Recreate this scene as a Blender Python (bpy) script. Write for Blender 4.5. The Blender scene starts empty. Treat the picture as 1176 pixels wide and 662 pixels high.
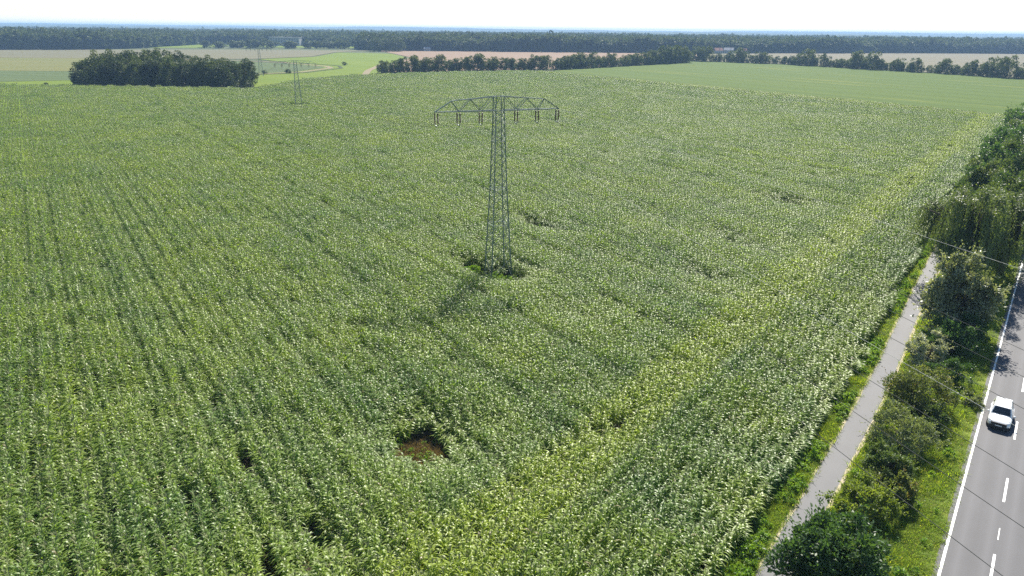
import bpy, math, random
import numpy as np
from mathutils import Matrix, Vector

# ------------------------------------------------------------------ camera, sky, sun, exposure
S = bpy.context.scene
COL = S.collection
cam_d = bpy.data.cameras.new('camera')
cam_d.sensor_width = 36.0
cam_d.lens = 36.0 * 810 / 1176
cam_d.clip_start = 0.5
cam_d.clip_end = 30000
cam = bpy.data.objects.new('camera', cam_d)
COL.objects.link(cam)
cam.matrix_world = (Matrix.Translation((0, 0, 28)) @ Matrix.Rotation(math.radians(90 - 20.1), 4, 'X')
                    @ Matrix.Rotation(math.radians(0.63), 4, 'Z'))
S.camera = cam

SUN_EL, SUN_AZ = 44.0, 17.0          # azimuth clockwise from the viewing direction (+Y)
world = bpy.data.worlds.new('World')
S.world = world
world.use_nodes = True
wn = world.node_tree
sky = wn.nodes.new('ShaderNodeTexSky')
sky.sky_type = 'NISHITA'
sky.sun_disc = False
sky.sun_elevation = math.radians(SUN_EL)
sky.sun_rotation = math.radians(SUN_AZ)
sky.altitude = 60
sky.air_density = 1.0
sky.dust_density = 0.05
sky.ozone_density = 3.0
wn.nodes['Background'].inputs['Strength'].default_value = 0.062
wn.links.new(sky.outputs[0], wn.nodes['Background'].inputs['Color'])

sun_d = bpy.data.lights.new('sun', 'SUN')
sun_d.energy = 5.0
sun_d.angle = math.radians(0.53)
sun_d.color = (1.0, 0.94, 0.84)
sun = bpy.data.objects.new('sun', sun_d)
COL.objects.link(sun)
_a, _e = math.radians(SUN_AZ), math.radians(SUN_EL)
sun.rotation_euler = Vector((math.sin(_a) * math.cos(_e), math.cos(_a) * math.cos(_e), math.sin(_e))).to_track_quat('Z', 'Y').to_euler()
sun.location = (60, 190, 200)

S.view_settings.view_transform = 'Standard'
S.view_settings.look = 'None'
S.view_settings.gamma = 1
S.view_settings.exposure = 1.28
cy = S.cycles
cy.max_bounces = 6
cy.diffuse_bounces = 3
cy.glossy_bounces = 2
cy.transmission_bounces = 3
cy.transparent_max_bounces = 4
cy.volume_bounces = 1
cy.sample_clamp_indirect = 6
cy.use_denoising = False

# ------------------------------------------------------------------ helpers
RNG = np.random.default_rng(7)
E_ = np.array((math.sin(math.radians(37.11)), math.cos(math.radians(37.11))))   # along the road
N_ = np.array((E_[1], -E_[0]))                                                    # to the right of it

def UV(u, v, z=0.0):
    p = E_ * u + N_ * v
    return (float(p[0]), float(p[1]), z)

def tag(o, label=None, cat=None, group=None, kind=None):
    if label: o['label'] = label
    if cat: o['category'] = cat
    if group: o['group'] = group
    if kind: o['kind'] = kind
    return o

def link(name, me, mat=None, parent=None):
    o = bpy.data.objects.new(name, me)
    COL.objects.link(o)
    if mat is not None:
        for m in (mat if isinstance(mat, (list, tuple)) else [mat]):
            me.materials.append(m)
    if parent is not None:
        o.parent = parent
    return o

def empty(name, loc=(0, 0, 0), rz=0.0):
    o = bpy.data.objects.new(name, None)
    o.location = loc
    o.rotation_euler = (0, 0, rz)
    o.empty_display_size = 0.3
    COL.objects.link(o)
    return o

def copy_tree(o, parent=None):
    c = o.copy()
    COL.objects.link(c)
    c.parent = parent
    for ch in list(o.children):
        copy_tree(ch, c)
    return c

def np_mesh(name, V, F, tint=None, mids=None, smooth=False):
    """V (n,3), F (m,k) with equal k"""
    V = np.asarray(V, np.float32); F = np.asarray(F, np.int32)
    me = bpy.data.meshes.new(name)
    me.vertices.add(len(V)); me.vertices.foreach_set('co', V.ravel())
    k = F.shape[1]
    me.loops.add(F.size); me.loops.foreach_set('vertex_index', F.ravel())
    me.polygons.add(len(F))
    me.polygons.foreach_set('loop_start', np.arange(0, F.size, k, dtype=np.int32))
    if mids is not None: me.polygons.foreach_set('material_index', np.asarray(mids, np.int32))
    if smooth: me.polygons.foreach_set('use_smooth', np.ones(len(F), bool))
    if tint is not None:
        a = me.attributes.new('tint', 'FLOAT', 'POINT'); a.data.foreach_set('value', np.asarray(tint, np.float32))
    me.update(calc_edges=True)
    return me

class MB:
    """collects plain shapes into one mesh"""
    def __init__(s): s.v = []; s.f = []
    def add(s, vs, fs):
        b = len(s.v); s.v += [tuple(map(float, q)) for q in vs]; s.f += [tuple(b + i for i in f) for f in fs]; return s
    def box(s, x0, x1, y0, y1, z0, z1):
        return s.add([(x0,y0,z0),(x1,y0,z0),(x1,y1,z0),(x0,y1,z0),(x0,y0,z1),(x1,y0,z1),(x1,y1,z1),(x0,y1,z1)],
                     [(3,2,1,0),(4,5,6,7),(0,1,5,4),(1,2,6,5),(2,3,7,6),(3,0,4,7)])
    def tube(s, pts, rad, n=6, caps=True):
        pts = [Vector(p) for p in pts]
        rr = rad if isinstance(rad, (list, tuple)) else [rad] * len(pts)
        vs = []; fs = []
        for i, p in enumerate(pts):
            d = (pts[min(i + 1, len(pts) - 1)] - pts[max(i - 1, 0)]).normalized()
            up = Vector((0, 0, 1)) if abs(d.z) < 0.9 else Vector((1, 0, 0))
            a = d.cross(up).normalized(); b = d.cross(a).normalized()
            for k in range(n):
                t = 2 * math.pi * (k + .5) / n
                vs.append(p + a * (rr[i] * math.cos(t)) + b * (rr[i] * math.sin(t)))
        for i in range(len(pts) - 1):
            for k in range(n):
                fs.append((i*n+k, i*n+(k+1) % n, (i+1)*n+(k+1) % n, (i+1)*n+k))
        if caps:
            fs.append(tuple(range(n - 1, -1, -1))); fs.append(tuple((len(pts)-1)*n + k for k in range(n)))
        return s.add(vs, fs)
    def lathe(s, prof, n=12, axis='Z', origin=(0, 0, 0)):
        vs = []; fs = []; o = Vector(origin)
        for r, h in prof:
            for k in range(n):
                t = 2 * math.pi * k / n
                c, q = r * math.cos(t), r * math.sin(t)
                p = (c, q, h) if axis == 'Z' else ((h, c, q) if axis == 'X' else (c, h, q))
                vs.append(o + Vector(p))
        for i in range(len(prof) - 1):
            for k in range(n):
                fs.append((i*n+k, i*n+(k+1) % n, (i+1)*n+(k+1) % n, (i+1)*n+k))
        fs.append(tuple(range(n - 1, -1, -1))); fs.append(tuple((len(prof)-1)*n + k for k in range(n)))
        return s.add(vs, fs)
    def mesh(s, name, smooth=False):
        me = bpy.data.meshes.new(name); me.from_pydata(s.v, [], s.f); me.update()
        if smooth: me.polygons.foreach_set('use_smooth', [True] * len(me.polygons))
        return me
    def build(s, name, mat, parent=None, smooth=False):
        return link(name, s.mesh(name, smooth), mat, parent)

# ------------------------------------------------------------------ materials
def new_mat(name):
    m = bpy.data.materials.new(name); m.use_nodes = True
    nt = m.node_tree
    return m, nt, nt.nodes['Principled BSDF']

def N(nt, t, **kw):
    n = nt.nodes.new(t)
    for k, v in kw.items():
        if k in n.inputs: n.inputs[k].default_value = v
        else: setattr(n, k, v)
    return n

def mixc(nt, fac, a, b, blend='MIX'):
    n = nt.nodes.new('ShaderNodeMix'); n.data_type = 'RGBA'; n.blend_type = blend
    for sock, val in ((n.inputs[0], fac), (n.inputs[6], a), (n.inputs[7], b)):
        if hasattr(val, 'is_output'): nt.links.new(val, sock)
        elif isinstance(val, (tuple, list)): sock.default_value = (*val[:3], 1)
        else: sock.default_value = val
    return n.outputs[2]

def math_n(nt, op, a, b=None, c=None, clamp=False):
    n = nt.nodes.new('ShaderNodeMath'); n.operation = op; n.use_clamp = clamp
    for i, val in enumerate((a, b, c)):
        if val is None: continue
        if hasattr(val, 'is_output'): nt.links.new(val, n.inputs[i])
        else: n.inputs[i].default_value = val
    return n.outputs[0]

def ramp(nt, fac, p0, p1, v0=0.0, v1=1.0):
    n = nt.nodes.new('ShaderNodeMapRange'); n.clamp = True
    nt.links.new(fac, n.inputs[0])
    for i, v in zip((1, 2, 3, 4), (p0, p1, v0, v1)): n.inputs[i].default_value = v
    return n.outputs[0]

def pos(nt): return nt.nodes.new('ShaderNodeNewGeometry').outputs['Position']

def noise(nt, vec, scale, detail=3, rough=0.55):
    n = N(nt, 'ShaderNodeTexNoise'); n.inputs['Scale'].default_value = scale
    n.inputs['Detail'].default_value = detail; n.inputs['Roughness'].default_value = rough
    nt.links.new(vec, n.inputs['Vector'])
    return n.outputs[0]

def stretched(nt, vec, ang, sx, sy):
    m = nt.nodes.new('ShaderNodeMapping'); m.inputs['Rotation'].default_value = (0, 0, ang)
    m.inputs['Scale'].default_value = (sx, sy, 1)
    # rotate first, then stretch
    r = nt.nodes.new('ShaderNodeVectorRotate'); r.rotation_type = 'Z_AXIS'; r.inputs['Angle'].default_value = ang
    nt.links.new(vec, r.inputs['Vector'])
    m.inputs['Rotation'].default_value = (0, 0, 0)
    nt.links.new(r.outputs[0], m.inputs['Vector'])
    return m.outputs[0]

def road_v(nt, vec):
    """distance to the right of the road's edge line, in metres"""
    d = nt.nodes.new('ShaderNodeVectorMath'); d.operation = 'DOT_PRODUCT'
    nt.links.new(vec, d.inputs[0]); d.inputs[1].default_value = (float(N_[0]), float(N_[1]), 0)
    return d.outputs['Value']

def leaf_shader(nt, bsdf, col, trans=0.4, rough=0.45, spec=0.4, tcol=(1.5, 1.35, 0.5)):
    nt.links.new(col, bsdf.inputs['Base Color'])
    bsdf.inputs['Roughness'].default_value = rough
    bsdf.inputs['Specular IOR Level'].default_value = spec
    tr = nt.nodes.new('ShaderNodeBsdfTranslucent')
    nt.links.new(mixc(nt, 1.0, col, tcol, 'MULTIPLY'), tr.inputs['Color'])
    mx = nt.nodes.new('ShaderNodeMixShader'); mx.inputs[0].default_value = trans
    nt.links.new(bsdf.outputs[0], mx.inputs[1]); nt.links.new(tr.outputs[0], mx.inputs[2])
    nt.links.new(mx.outputs[0], nt.nodes['Material Output'].inputs['Surface'])

def leaf_mat(name, c1, c2, trans=0.35, rough=0.5, spec=0.35, nscale=0.6, tcol=(1.4, 1.35, 0.5), c3=None):
    m, nt, b = new_mat(name)
    at = nt.nodes.new('ShaderNodeAttribute'); at.attribute_name = 'tint'
    P = pos(nt)
    f = math_n(nt, 'ADD', math_n(nt, 'MULTIPLY', at.outputs['Fac'], 0.6), math_n(nt, 'MULTIPLY', noise(nt, P, nscale, 2), 0.8))
    col = mixc(nt, ramp(nt, f, 0.35, 1.05), c1, c2)
    if c3 is not None:
        col = mixc(nt, ramp(nt, at.outputs['Fac'], 0.8, 0.95), col, c3)
    oi = nt.nodes.new('ShaderNodeObjectInfo')
    col = mixc(nt, math_n(nt, 'MULTIPLY', oi.outputs['Random'], 0.35), col, tuple(x * 0.55 for x in c1))
    leaf_shader(nt, b, col, trans, rough, spec, tcol)
    return m

def plain(name, col, rough=0.6, metal=0.0, spec=0.5, nscale=None, namp=0.25):
    m, nt, b = new_mat(name)
    b.inputs['Roughness'].default_value = rough; b.inputs['Metallic'].default_value = metal
    b.inputs['Specular IOR Level'].default_value = spec
    if nscale:
        tc = nt.nodes.new('ShaderNodeTexCoord')
        f = noise(nt, tc.outputs['Object'], nscale, 4)
        nt.links.new(mixc(nt, f, tuple(c * (1 - namp) for c in col), tuple(min(1, c * (1 + namp)) for c in col)), b.inputs['Base Color'])
    else:
        b.inputs['Base Color'].default_value = (*col, 1)
    return m

def field_mat(name, c1, c2, ang=0.0, sx=0.02, sy=0.1, c3=None, fine=1.2, streak=None, lines=None):
    m, nt, b = new_mat(name)
    P = pos(nt)
    n1 = noise(nt, stretched(nt, P, ang, sx, sy), 1.0, 4, 0.6)
    col = mixc(nt, ramp(nt, n1, 0.32, 0.68), c1, c2)
    if c3 is not None:
        n2 = noise(nt, stretched(nt, P, ang, *(streak or (sx * 0.6, sy * 1.6))), 1.0, 3, 0.5)
        col = mixc(nt, ramp(nt, n2, 0.60, 0.70), col, c3)
    if lines:
        sp = nt.nodes.new('ShaderNodeSeparateXYZ'); nt.links.new(stretched(nt, P, ang, 1, 1), sp.inputs[0])
        w1 = math_n(nt, 'SINE', math_n(nt, 'MULTIPLY', sp.outputs['Y'], 2 * math.pi / lines))
        col = mixc(nt, ramp(nt, w1, 0.55, 1.0, 0.0, 0.38), col, tuple(c * 0.62 for c in c1))
    nf = noise(nt, P, fine, 3, 0.7)
    col = mixc(nt, ramp(nt, nf, 0.3, 0.7, 0.0, 0.5), col, tuple(c * 0.55 for c in c1))
    nt.links.new(col, b.inputs['Base Color'])
    b.inputs['Roughness'].default_value = 0.95; b.inputs['Specular IOR Level'].default_value = 0.1
    bp = nt.nodes.new('ShaderNodeBump'); bp.inputs['Strength'].default_value = 0.6; bp.inputs['Distance'].default_value = 0.15
    nt.links.new(nf, bp.inputs['Height']); nt.links.new(bp.outputs[0], b.inputs['Normal'])
    return m

# crop leaves: blue-green vigour, yellow-green weaker patches, a weak band where the headland rows begin
def corn_leaf_mat():
    m, nt, b = new_mat('maize_leaf')
    P = pos(nt)
    at = nt.nodes.new('ShaderNodeAttribute'); at.attribute_name = 'tint'
    big = noise(nt, P, 0.045, 4, 0.6)
    mid = noise(nt, P, 0.22, 3, 0.6)
    rowdir = math.radians(33.7)
    strp = noise(nt, stretched(nt, P, -rowdir, 0.35, 0.02), 1.0, 3, 0.6)
    f = math_n(nt, 'ADD', math_n(nt, 'MULTIPLY', big, 0.42), math_n(nt, 'MULTIPLY', mid, 0.40))
    f = math_n(nt, 'ADD', f, math_n(nt, 'MULTIPLY', strp, 0.33))
    v = road_v(nt, P)
    band = math_n(nt, 'SUBTRACT', 1.0, math_n(nt, 'DIVIDE', math_n(nt, 'ABSOLUTE', math_n(nt, 'ADD', v, 20.4)), 2.8), clamp=True)
    f = math_n(nt, 'ADD', f, math_n(nt, 'MULTIPLY', band, 0.58))
    fe = nt.nodes.new('ShaderNodeVectorMath'); fe.operation = 'DOT_PRODUCT'; nt.links.new(P, fe.inputs[0]); fe.inputs[1].default_value = (.853, .522, 0)
    f = math_n(nt, 'ADD', f, ramp(nt, fe.outputs['Value'], 262, 284, 0, 0.28))
    col = mixc(nt, ramp(nt, f, 0.46, 0.73), (0.136, 0.232, 0.060), (0.305, 0.380, 0.044))
    col = mixc(nt, math_n(nt, 'MULTIPLY', at.outputs['Fac'], 0.45), col, (0.240, 0.315, 0.098))
    col = mixc(nt, ramp(nt, at.outputs['Fac'], 0.93, 0.97), col, (0.24, 0.21, 0.09))
    leaf_shader(nt, b, col, 0.46, 0.42, 0.46, (1.4, 1.5, 0.40))
    return m

M = {}
M['corn'] = corn_leaf_mat()
M['tassel'] = plain('tassel', (0.20, 0.22, 0.10), 0.85)
M['stalk'] = plain('stalk', (0.12, 0.16, 0.05), 0.6)
M['soil'] = field_mat('soil', (0.036, 0.028, 0.020), (0.065, 0.050, 0.034), 0, 0.2, 0.2, fine=4)
M['ground'] = field_mat('ground', (0.07, 0.095, 0.04), (0.11, 0.12, 0.055), 0.3, 0.01, 0.02)
M['verge'] = field_mat('verge_soil', (0.14, 0.19, 0.026), (0.20, 0.225, 0.04), 0, 0.4, 0.4, fine=3)
M['steel'] = plain('galvanised_steel', (0.18, 0.215, 0.195), 0.42, 0.3, nscale=6)
M['porcelain'] = plain('porcelain', (0.13, 0.075, 0.065), 0.5, 0.0, 0.3)
M['cable'] = plain('cable', (0.055, 0.06, 0.055), 0.8, 0.0, 0.15)
M['palecable'] = plain('palecable', (0.30, 0.31, 0.29), 0.6, 0.0, 0.3)
M['bark'] = plain('bark', (0.09, 0.07, 0.05), 0.9, nscale=8, namp=0.5)
M['concrete'] = plain('concrete', (0.33, 0.32, 0.30), 0.9, nscale=5)

# ------------------------------------------------------------------ instancing for what nobody could count
def scatter(name, protos, P, rot, scl, idx, label, cat):
    """one object whose points carry copies of the given meshes"""
    me = bpy.data.meshes.new(name)
    me.vertices.add(len(P)); me.vertices.foreach_set('co', np.asarray(P, np.float32).ravel())
    for nm, typ, key, arr in (('rot', 'FLOAT_VECTOR', 'vector', rot), ('scl', 'FLOAT_VECTOR', 'vector', scl), ('idx', 'INT', 'value', idx)):
        a = me.attributes.new(nm, typ, 'POINT')
        a.data.foreach_set(key, np.asarray(arr, np.int32 if typ == 'INT' else np.float32).ravel())
    o = link(name, me)
    pc = bpy.data.collections.new(name + '_source')
    for i, pm in enumerate(protos):
        po = bpy.data.objects.new('%s_source_%02d' % (name, i), pm); pc.objects.link(po)
    g = bpy.data.node_groups.new(name + '_nodes', 'GeometryNodeTree')
    g.interface.new_socket('Geometry', in_out='INPUT', socket_type='NodeSocketGeometry')
    g.interface.new_socket('Geometry', in_out='OUTPUT', socket_type='NodeSocketGeometry')
    gi = g.nodes.new('NodeGroupInput'); go = g.nodes.new('NodeGroupOutput')
    ci = g.nodes.new('GeometryNodeCollectionInfo'); ci.inputs['Collection'].default_value = pc
    ci.inputs['Separate Children'].default_value = True; ci.inputs['Reset Children'].default_value = True
    ip = g.nodes.new('GeometryNodeInstanceOnPoints'); ip.inputs['Pick Instance'].default_value = True
    def na(nm, t):
        n = g.nodes.new('GeometryNodeInputNamedAttribute'); n.data_type = t; n.inputs['Name'].default_value = nm
        return n.outputs['Attribute']
    e2r = g.nodes.new('FunctionNodeEulerToRotation')
    g.links.new(na('rot', 'FLOAT_VECTOR'), e2r.inputs[0])
    g.links.new(gi.outputs[0], ip.inputs['Points'])
    g.links.new(ci.outputs[0], ip.inputs['Instance'])
    g.links.new(na('idx', 'INT'), ip.inputs['Instance Index'])
    g.links.new(e2r.outputs[0], ip.inputs['Rotation'])
    g.links.new(na('scl', 'FLOAT_VECTOR'), ip.inputs['Scale'])
    g.links.new(ip.outputs[0], go.inputs[0])
    md = o.modifiers.new('scatter', 'NODES'); md.node_group = g
    tag(o, label, cat, kind='stuff')
    return o

# ------------------------------------------------------------------ the land
def sheet(name, pts, z, mat, kind='structure', label=None, cat=None, parent=None):
    mb = MB().add([(x, y, z) for x, y in pts], [tuple(range(len(pts)))])
    o = mb.build(name, mat, parent)
    me = o.data
    if me.polygons[0].normal.z < 0:
        me.flip_normals()
    if kind: o['kind'] = kind
    if label: o['label'] = label
    if cat: o['category'] = cat
    return o

def inside(P, poly):
    P = np.asarray(P); x, y = P[:, 0], P[:, 1]; r = np.zeros(len(P), bool)
    n = len(poly)
    for i in range(n):
        x0, y0 = poly[i]; x1, y1 = poly[(i + 1) % n]
        c = ((y0 > y) != (y1 > y)) & (x < (x1 - x0) * (y - y0) / ((y1 - y0) or 1e-9) + x0)
        r ^= c
    return r

R_ = 11000
sheet('ground', [(-R_, -R_), (R_, -R_), (R_, R_), (-R_, R_)], -0.30, M['ground'], label='flat grassy ground under all the fields', cat='ground')

us = np.array([0, 33, 45, 55, 67, 83, 98, 130, 180, 260, 400.0])
pc_ = np.array([-7.0, -7.1, -7.2, -7.3, -7.6, -8.3, -8.9, -9.8, -10.8, -11.5, -12.0])
def path_c(u): return np.interp(u, us, pc_)
CORN_EDGE = lambda u: path_c(u) - 0.88 - 1.05

# soil sheet under the maize
corn_poly = [(-95, 5), (-160, 120), (-330, 322), (-212, 336), (-150, 332), (-118, 330), (-112, 398), (-92, 440), (-40, 478), (22, 508),
             (96, 392), (150, 292), (176, 256)]
edge_pts = [UV(u, CORN_EDGE(u) + 0.6)[:2] for u in (300, 240, 180, 130, 98, 83, 67, 55, 45, 33, 10)]
corn_poly = corn_poly + edge_pts[2:]
sheet('field_soil', corn_poly, -0.04, M['soil'], label='brown soil under the standing maize', cat='field')

M['beet'] = field_mat('low_green_crop', (0.062, 0.104, 0.008), (0.078, 0.117, 0.010), math.radians(57), 0.010, 0.10,
                      c3=(0.155, 0.165, 0.016), fine=0.5, streak=(0.009, 0.13), lines=24)
M['meadow'] = field_mat('meadow', (0.105, 0.155, 0.014), (0.140, 0.185, 0.020), 0.4, 0.02, 0.05, fine=0.4)
M['stubble'] = field_mat('stubble', (0.215, 0.150, 0.102), (0.25, 0.18, 0.122), math.radians(20), 0.01, 0.05, fine=0.3, lines=18)
M['fallow'] = field_mat('fallow', (0.145, 0.13, 0.085), (0.185, 0.16, 0.10), math.radians(5), 0.004, 0.05, c3=(0.125, 0.14, 0.062), fine=0.3, lines=18)
M['pale_crop'] = field_mat('pale_crop', (0.130, 0.142, 0.045), (0.17, 0.158, 0.055), math.radians(3), 0.004, 0.03, fine=0.3, lines=18)
M['mauve_crop'] = field_mat('mauve_crop', (0.135, 0.13, 0.078), (0.16, 0.148, 0.085), 0.0, 0.003, 0.04, fine=0.3, lines=18)
M['dark_crop'] = field_mat('dark_crop', (0.078, 0.11, 0.042), (0.095, 0.125, 0.046), 0.2, 0.01, 0.04, fine=0.3, lines=18)
M['sand'] = field_mat('sandy_track', (0.205, 0.175, 0.11), (0.25, 0.205, 0.13), 0, 0.2, 0.2, fine=1)
M['ditch'] = field_mat('ditch_growth', (0.04, 0.06, 0.022), (0.07, 0.085, 0.03), 0, 0.1, 0.1, fine=0.8)
M['dry_strip'] = field_mat('dry_strip', (0.17, 0.165, 0.05), (0.22, 0.185, 0.075), math.radians(57), 0.05, 0.4, fine=0.8)

sheet('green_field', [(22, 511), (96, 395), (150, 295), (178, 257), (200, 262), (330, 400), (352, 500), (333, 552), (300, 622), (256, 705), (180, 765), (163, 722), (79, 615), (33, 560)],
      0.0, M['beet'], label='smooth low green crop beyond the maize with faint pale streaks', cat='field')
sheet('field_margin', [(40, 479), (96, 391), (150, 290), (176, 254), (181, 257), (153, 295), (99, 397), (45, 484)], 0.06, M['dry_strip'],
      label='dry yellowish strip between maize and smooth green field', cat='field margin')
sheet('meadow', [(-118, 334), (-100, 334), (-110, 398), (-90, 443), (-78, 470), (-92, 500), (-108, 640), (-112, 770), (-145, 880), (-215, 905), (-205, 760), (-240, 690), (-190, 625), (-170, 470)],
      0.0, M['meadow'], label='bright light green meadow right of the dark copse', cat='meadow')
sheet('grass_strip', [(-345, 328), (-212, 341), (-206, 360), (-238, 396), (-268, 378), (-420, 366)], 0.0, M['meadow'],
      label='thin bright green grass strip left of the copse', cat='meadow')
sheet('dark_field', [(-255, 648), (-196, 618), (-146, 563), (-141, 545), (-150, 492), (-178, 462), (-240, 440), (-290, 560)], 0.05, M['dark_crop'],
      label='darker green field enclosed by the bend of the dirt track', cat='field')
sheet('left_green_field', [(-420, 368), (-268, 380), (-238, 398), (-190, 452), (-205, 480), (-290, 474), (-560, 470)], -0.02, M['dark_crop'],
      label='grey green field at the left edge behind the grass strip', cat='field')
sheet('left_beige_field', [(-560, 471), (-290, 475), (-205, 481), (-270, 640), (-290, 672), (-460, 662), (-800, 640)], -0.02, M['pale_crop'],
      label='pale beige green field at the left edge', cat='field')
sheet('left_brown_field', [(-800, 642), (-460, 664), (-290, 674), (-245, 692), (-210, 765), (-220, 905), (-190, 1000), (-388, 966), (-620, 866), (-1000, 720)], -0.02, M['mauve_crop'],
      label='brownish mauve field along the left forest edge', cat='field')
sheet('stubble_field', [(-88, 503), (-40, 532), (30, 572), (77, 625), (160, 735), (200, 800), (262, 1010), (192, 1028), (59, 1019), (-100, 1010), (-185, 1003), (-143, 882), (-108, 772), (-104, 640)],
      -0.01, M['stubble'], label='pinkish tan stubble field behind the middle tree row', cat='field')
sheet('fallow_field', [(182, 772), (258, 716), (304, 632), (338, 562), (356, 512), (700, 560), (1300, 900), (1300, 1290), (829, 1210), (475, 1130), (265, 1012), (204, 800)],
      -0.01, M['fallow'], label='grey brown fallow field behind the right tree row', cat='field')
sheet('far_clearing', [(-520, 1005), (-440, 1030), (-440, 1240), (-530, 1240)], 0.02, M['meadow'], label='small pale green clearing in the left forest', cat='meadow')
sheet('far_meadow', [(-420, 1090), (-225, 1110), (-235, 1215), (-440, 1215)], 0.02, M['meadow'], label='pale green strip below the long white building', cat='meadow')

def ribbon(name, pts, w, z, mat, label, cat, kind='structure'):
    L = []; Rr = []
    pts = [np.array(p, float) for p in pts]
    for i, p in enumerate(pts):
        d = pts[min(i + 1, len(pts) - 1)] - pts[max(i - 1, 0)]; d /= np.hypot(*d)
        n = np.array((d[1], -d[0]))
        ww = w[i] if isinstance(w, (list, tuple)) else w
        L.append(p - n * ww / 2); Rr.append(p + n * ww / 2)
    mb = MB(); k = len(pts)
    mb.add([(*p, z) for p in L] + [(*p, z) for p in Rr], [(i, k + i, k + i + 1, i + 1) for i in range(k - 1)])
    o = mb.build(name, mat); o['kind'] = kind; o['label'] = label; o['category'] = cat
    return o
ribbon('dirt_track', [(-300, 668), (-250, 655), (-196, 626), (-146, 572), (-136, 548), (-143, 492), (-172, 456), (-215, 432)], 4.5, 0.09, M['sand'],
       'pale dirt track bending round the dark green field', 'track')
ribbon('farm_track', [(-95, 470), (-99, 492), (-103, 520), (-106, 560), (-112, 640)], 4.5, 0.09, M['sand'], 'sandy farm track at the left end of the middle tree row', 'track')

ribbon('ditch', [(-190, 449), (-170, 450), (-138, 486), (-128, 546), (-138, 580), (-192, 634), (-250, 664)], 2.6, 0.14, M['ditch'], 'dark overgrown ditch beside the dirt track', 'ditch')
# distant wooded hills
def hills():
    nr, na = 46, 150
    rad = np.geomspace(1900, 10500, nr); ang = np.radians(np.linspace(-62, 62, na))
    r, a = np.meshgrid(rad, ang, indexing='ij')
    x = r * np.sin(a); y = r * np.cos(a)
    t = np.clip((r - 1900) / 2600, 0, 1)
    z = -2 + 17 * t * t * (3 - 2 * t)
    z += t * (5 * np.sin(a * 9 + r * 0.0011) + 4 * np.sin(a * 17 - r * 0.0019 + 1.3) + 3 * np.sin(a * 31 + r * .0032))
    far = np.clip((r - 5200) / 3000, 0, 1)
    z += far * (15 + 11 * np.exp(-((a + 0.52) / 0.10) ** 2) + 8 * np.exp(-((a + 0.10) / 0.12) ** 2) + 9 * np.exp(-((a - 0.40) / 0.12) ** 2))
    z += RNG.normal(0, 1.2, z.shape) * t
    z = np.minimum(z, 50)
    V = np.stack([x, y, z], -1).reshape(-1, 3)
    i, j = np.meshgrid(np.arange(nr - 1), np.arange(na - 1), indexing='ij')
    F = np.stack([i * na + j, i * na + j + 1, (i + 1) * na + j + 1, (i + 1) * na + j], -1).reshape(-1, 4)
    o = link('hills', np_mesh('hills', V, F[:, ::-1]), field_mat('wooded_hills', (0.028, 0.048, 0.020), (0.06, 0.085, 0.03), 0, 0.002, 0.003, c3=(0.11, 0.11, 0.05), fine=0.06))
    tag(o, 'low wooded hills along the horizon', 'hills', kind='structure')
hills()

# ------------------------------------------------------------------ road, path
def asphalt(name, base, tracks):
    m, nt, b = new_mat(name)
    P = pos(nt)
    f1 = noise(nt, P, 60, 2, 0.7); f2 = noise(nt, stretched(nt, P, math.radians(37.11), 1.1, 0.05), 1.0, 4, 0.6); f3 = noise(nt, P, 0.35, 3)
    col = mixc(nt, ramp(nt, f1, 0.3, 0.7), tuple(c * 0.86 for c in base), tuple(c * 1.14 for c in base))
    col = mixc(nt, ramp(nt, f2, 0.35, 0.7, 0, 0.55), col, tuple(c * 1.25 for c in base))
    col = mixc(nt, ramp(nt, f3, 0.35, 0.7, 0, 0.35), col, tuple(c * 0.72 for c in base))
    if tracks:
        v = road_v(nt, P)
        for c in (0.75, 2.0, 3.0, 4.2):     # polished wheel tracks
            w = math_n(nt, 'SUBTRACT', 1.0, math_n(nt, 'DIVIDE', math_n(nt, 'ABSOLUTE', math_n(nt, 'SUBTRACT', v, c)), 0.32), clamp=True)
            col = mixc(nt, math_n(nt, 'MULTIPLY', w, 0.6), col, tuple(c_ * 1.4 for c_ in base))
        w = math_n(nt, 'SUBTRACT', 1.0, math_n(nt, 'DIVIDE', math_n(nt, 'ABSOLUTE', math_n(nt, 'SUBTRACT', v, 1.38)), 0.25), clamp=True)
        col = mixc(nt, math_n(nt, 'MULTIPLY', w, 0.35), col, tuple(c_ * 0.78 for c_ in base))
    nt.links.new(col, b.inputs['Base Color']); b.inputs['Roughness'].default_value = 0.72; b.inputs['Specular IOR Level'].default_value = 0.4
    bp = nt.nodes.new('ShaderNodeBump'); bp.inputs['Strength'].default_value = 0.35; bp.inputs['Distance'].default_value = 0.01
    nt.links.new(f1, bp.inputs['Height']); nt.links.new(bp.outputs[0], b.inputs['Normal'])
    return m
M['asphalt'] = asphalt('asphalt', (0.070, 0.070, 0.075), True)
M['path_asphalt'] = asphalt('path_asphalt', (0.092, 0.093, 0.098), False)
M['paint'] = plain('road_paint', (0.78, 0.78, 0.76), 0.6, nscale=9, namp=0.12)
M['sand_edge'] = field_mat('sandy_edge', (0.40, 0.35, 0.24), (0.48, 0.42, 0.30), 0, 2, 2, fine=9)

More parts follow.
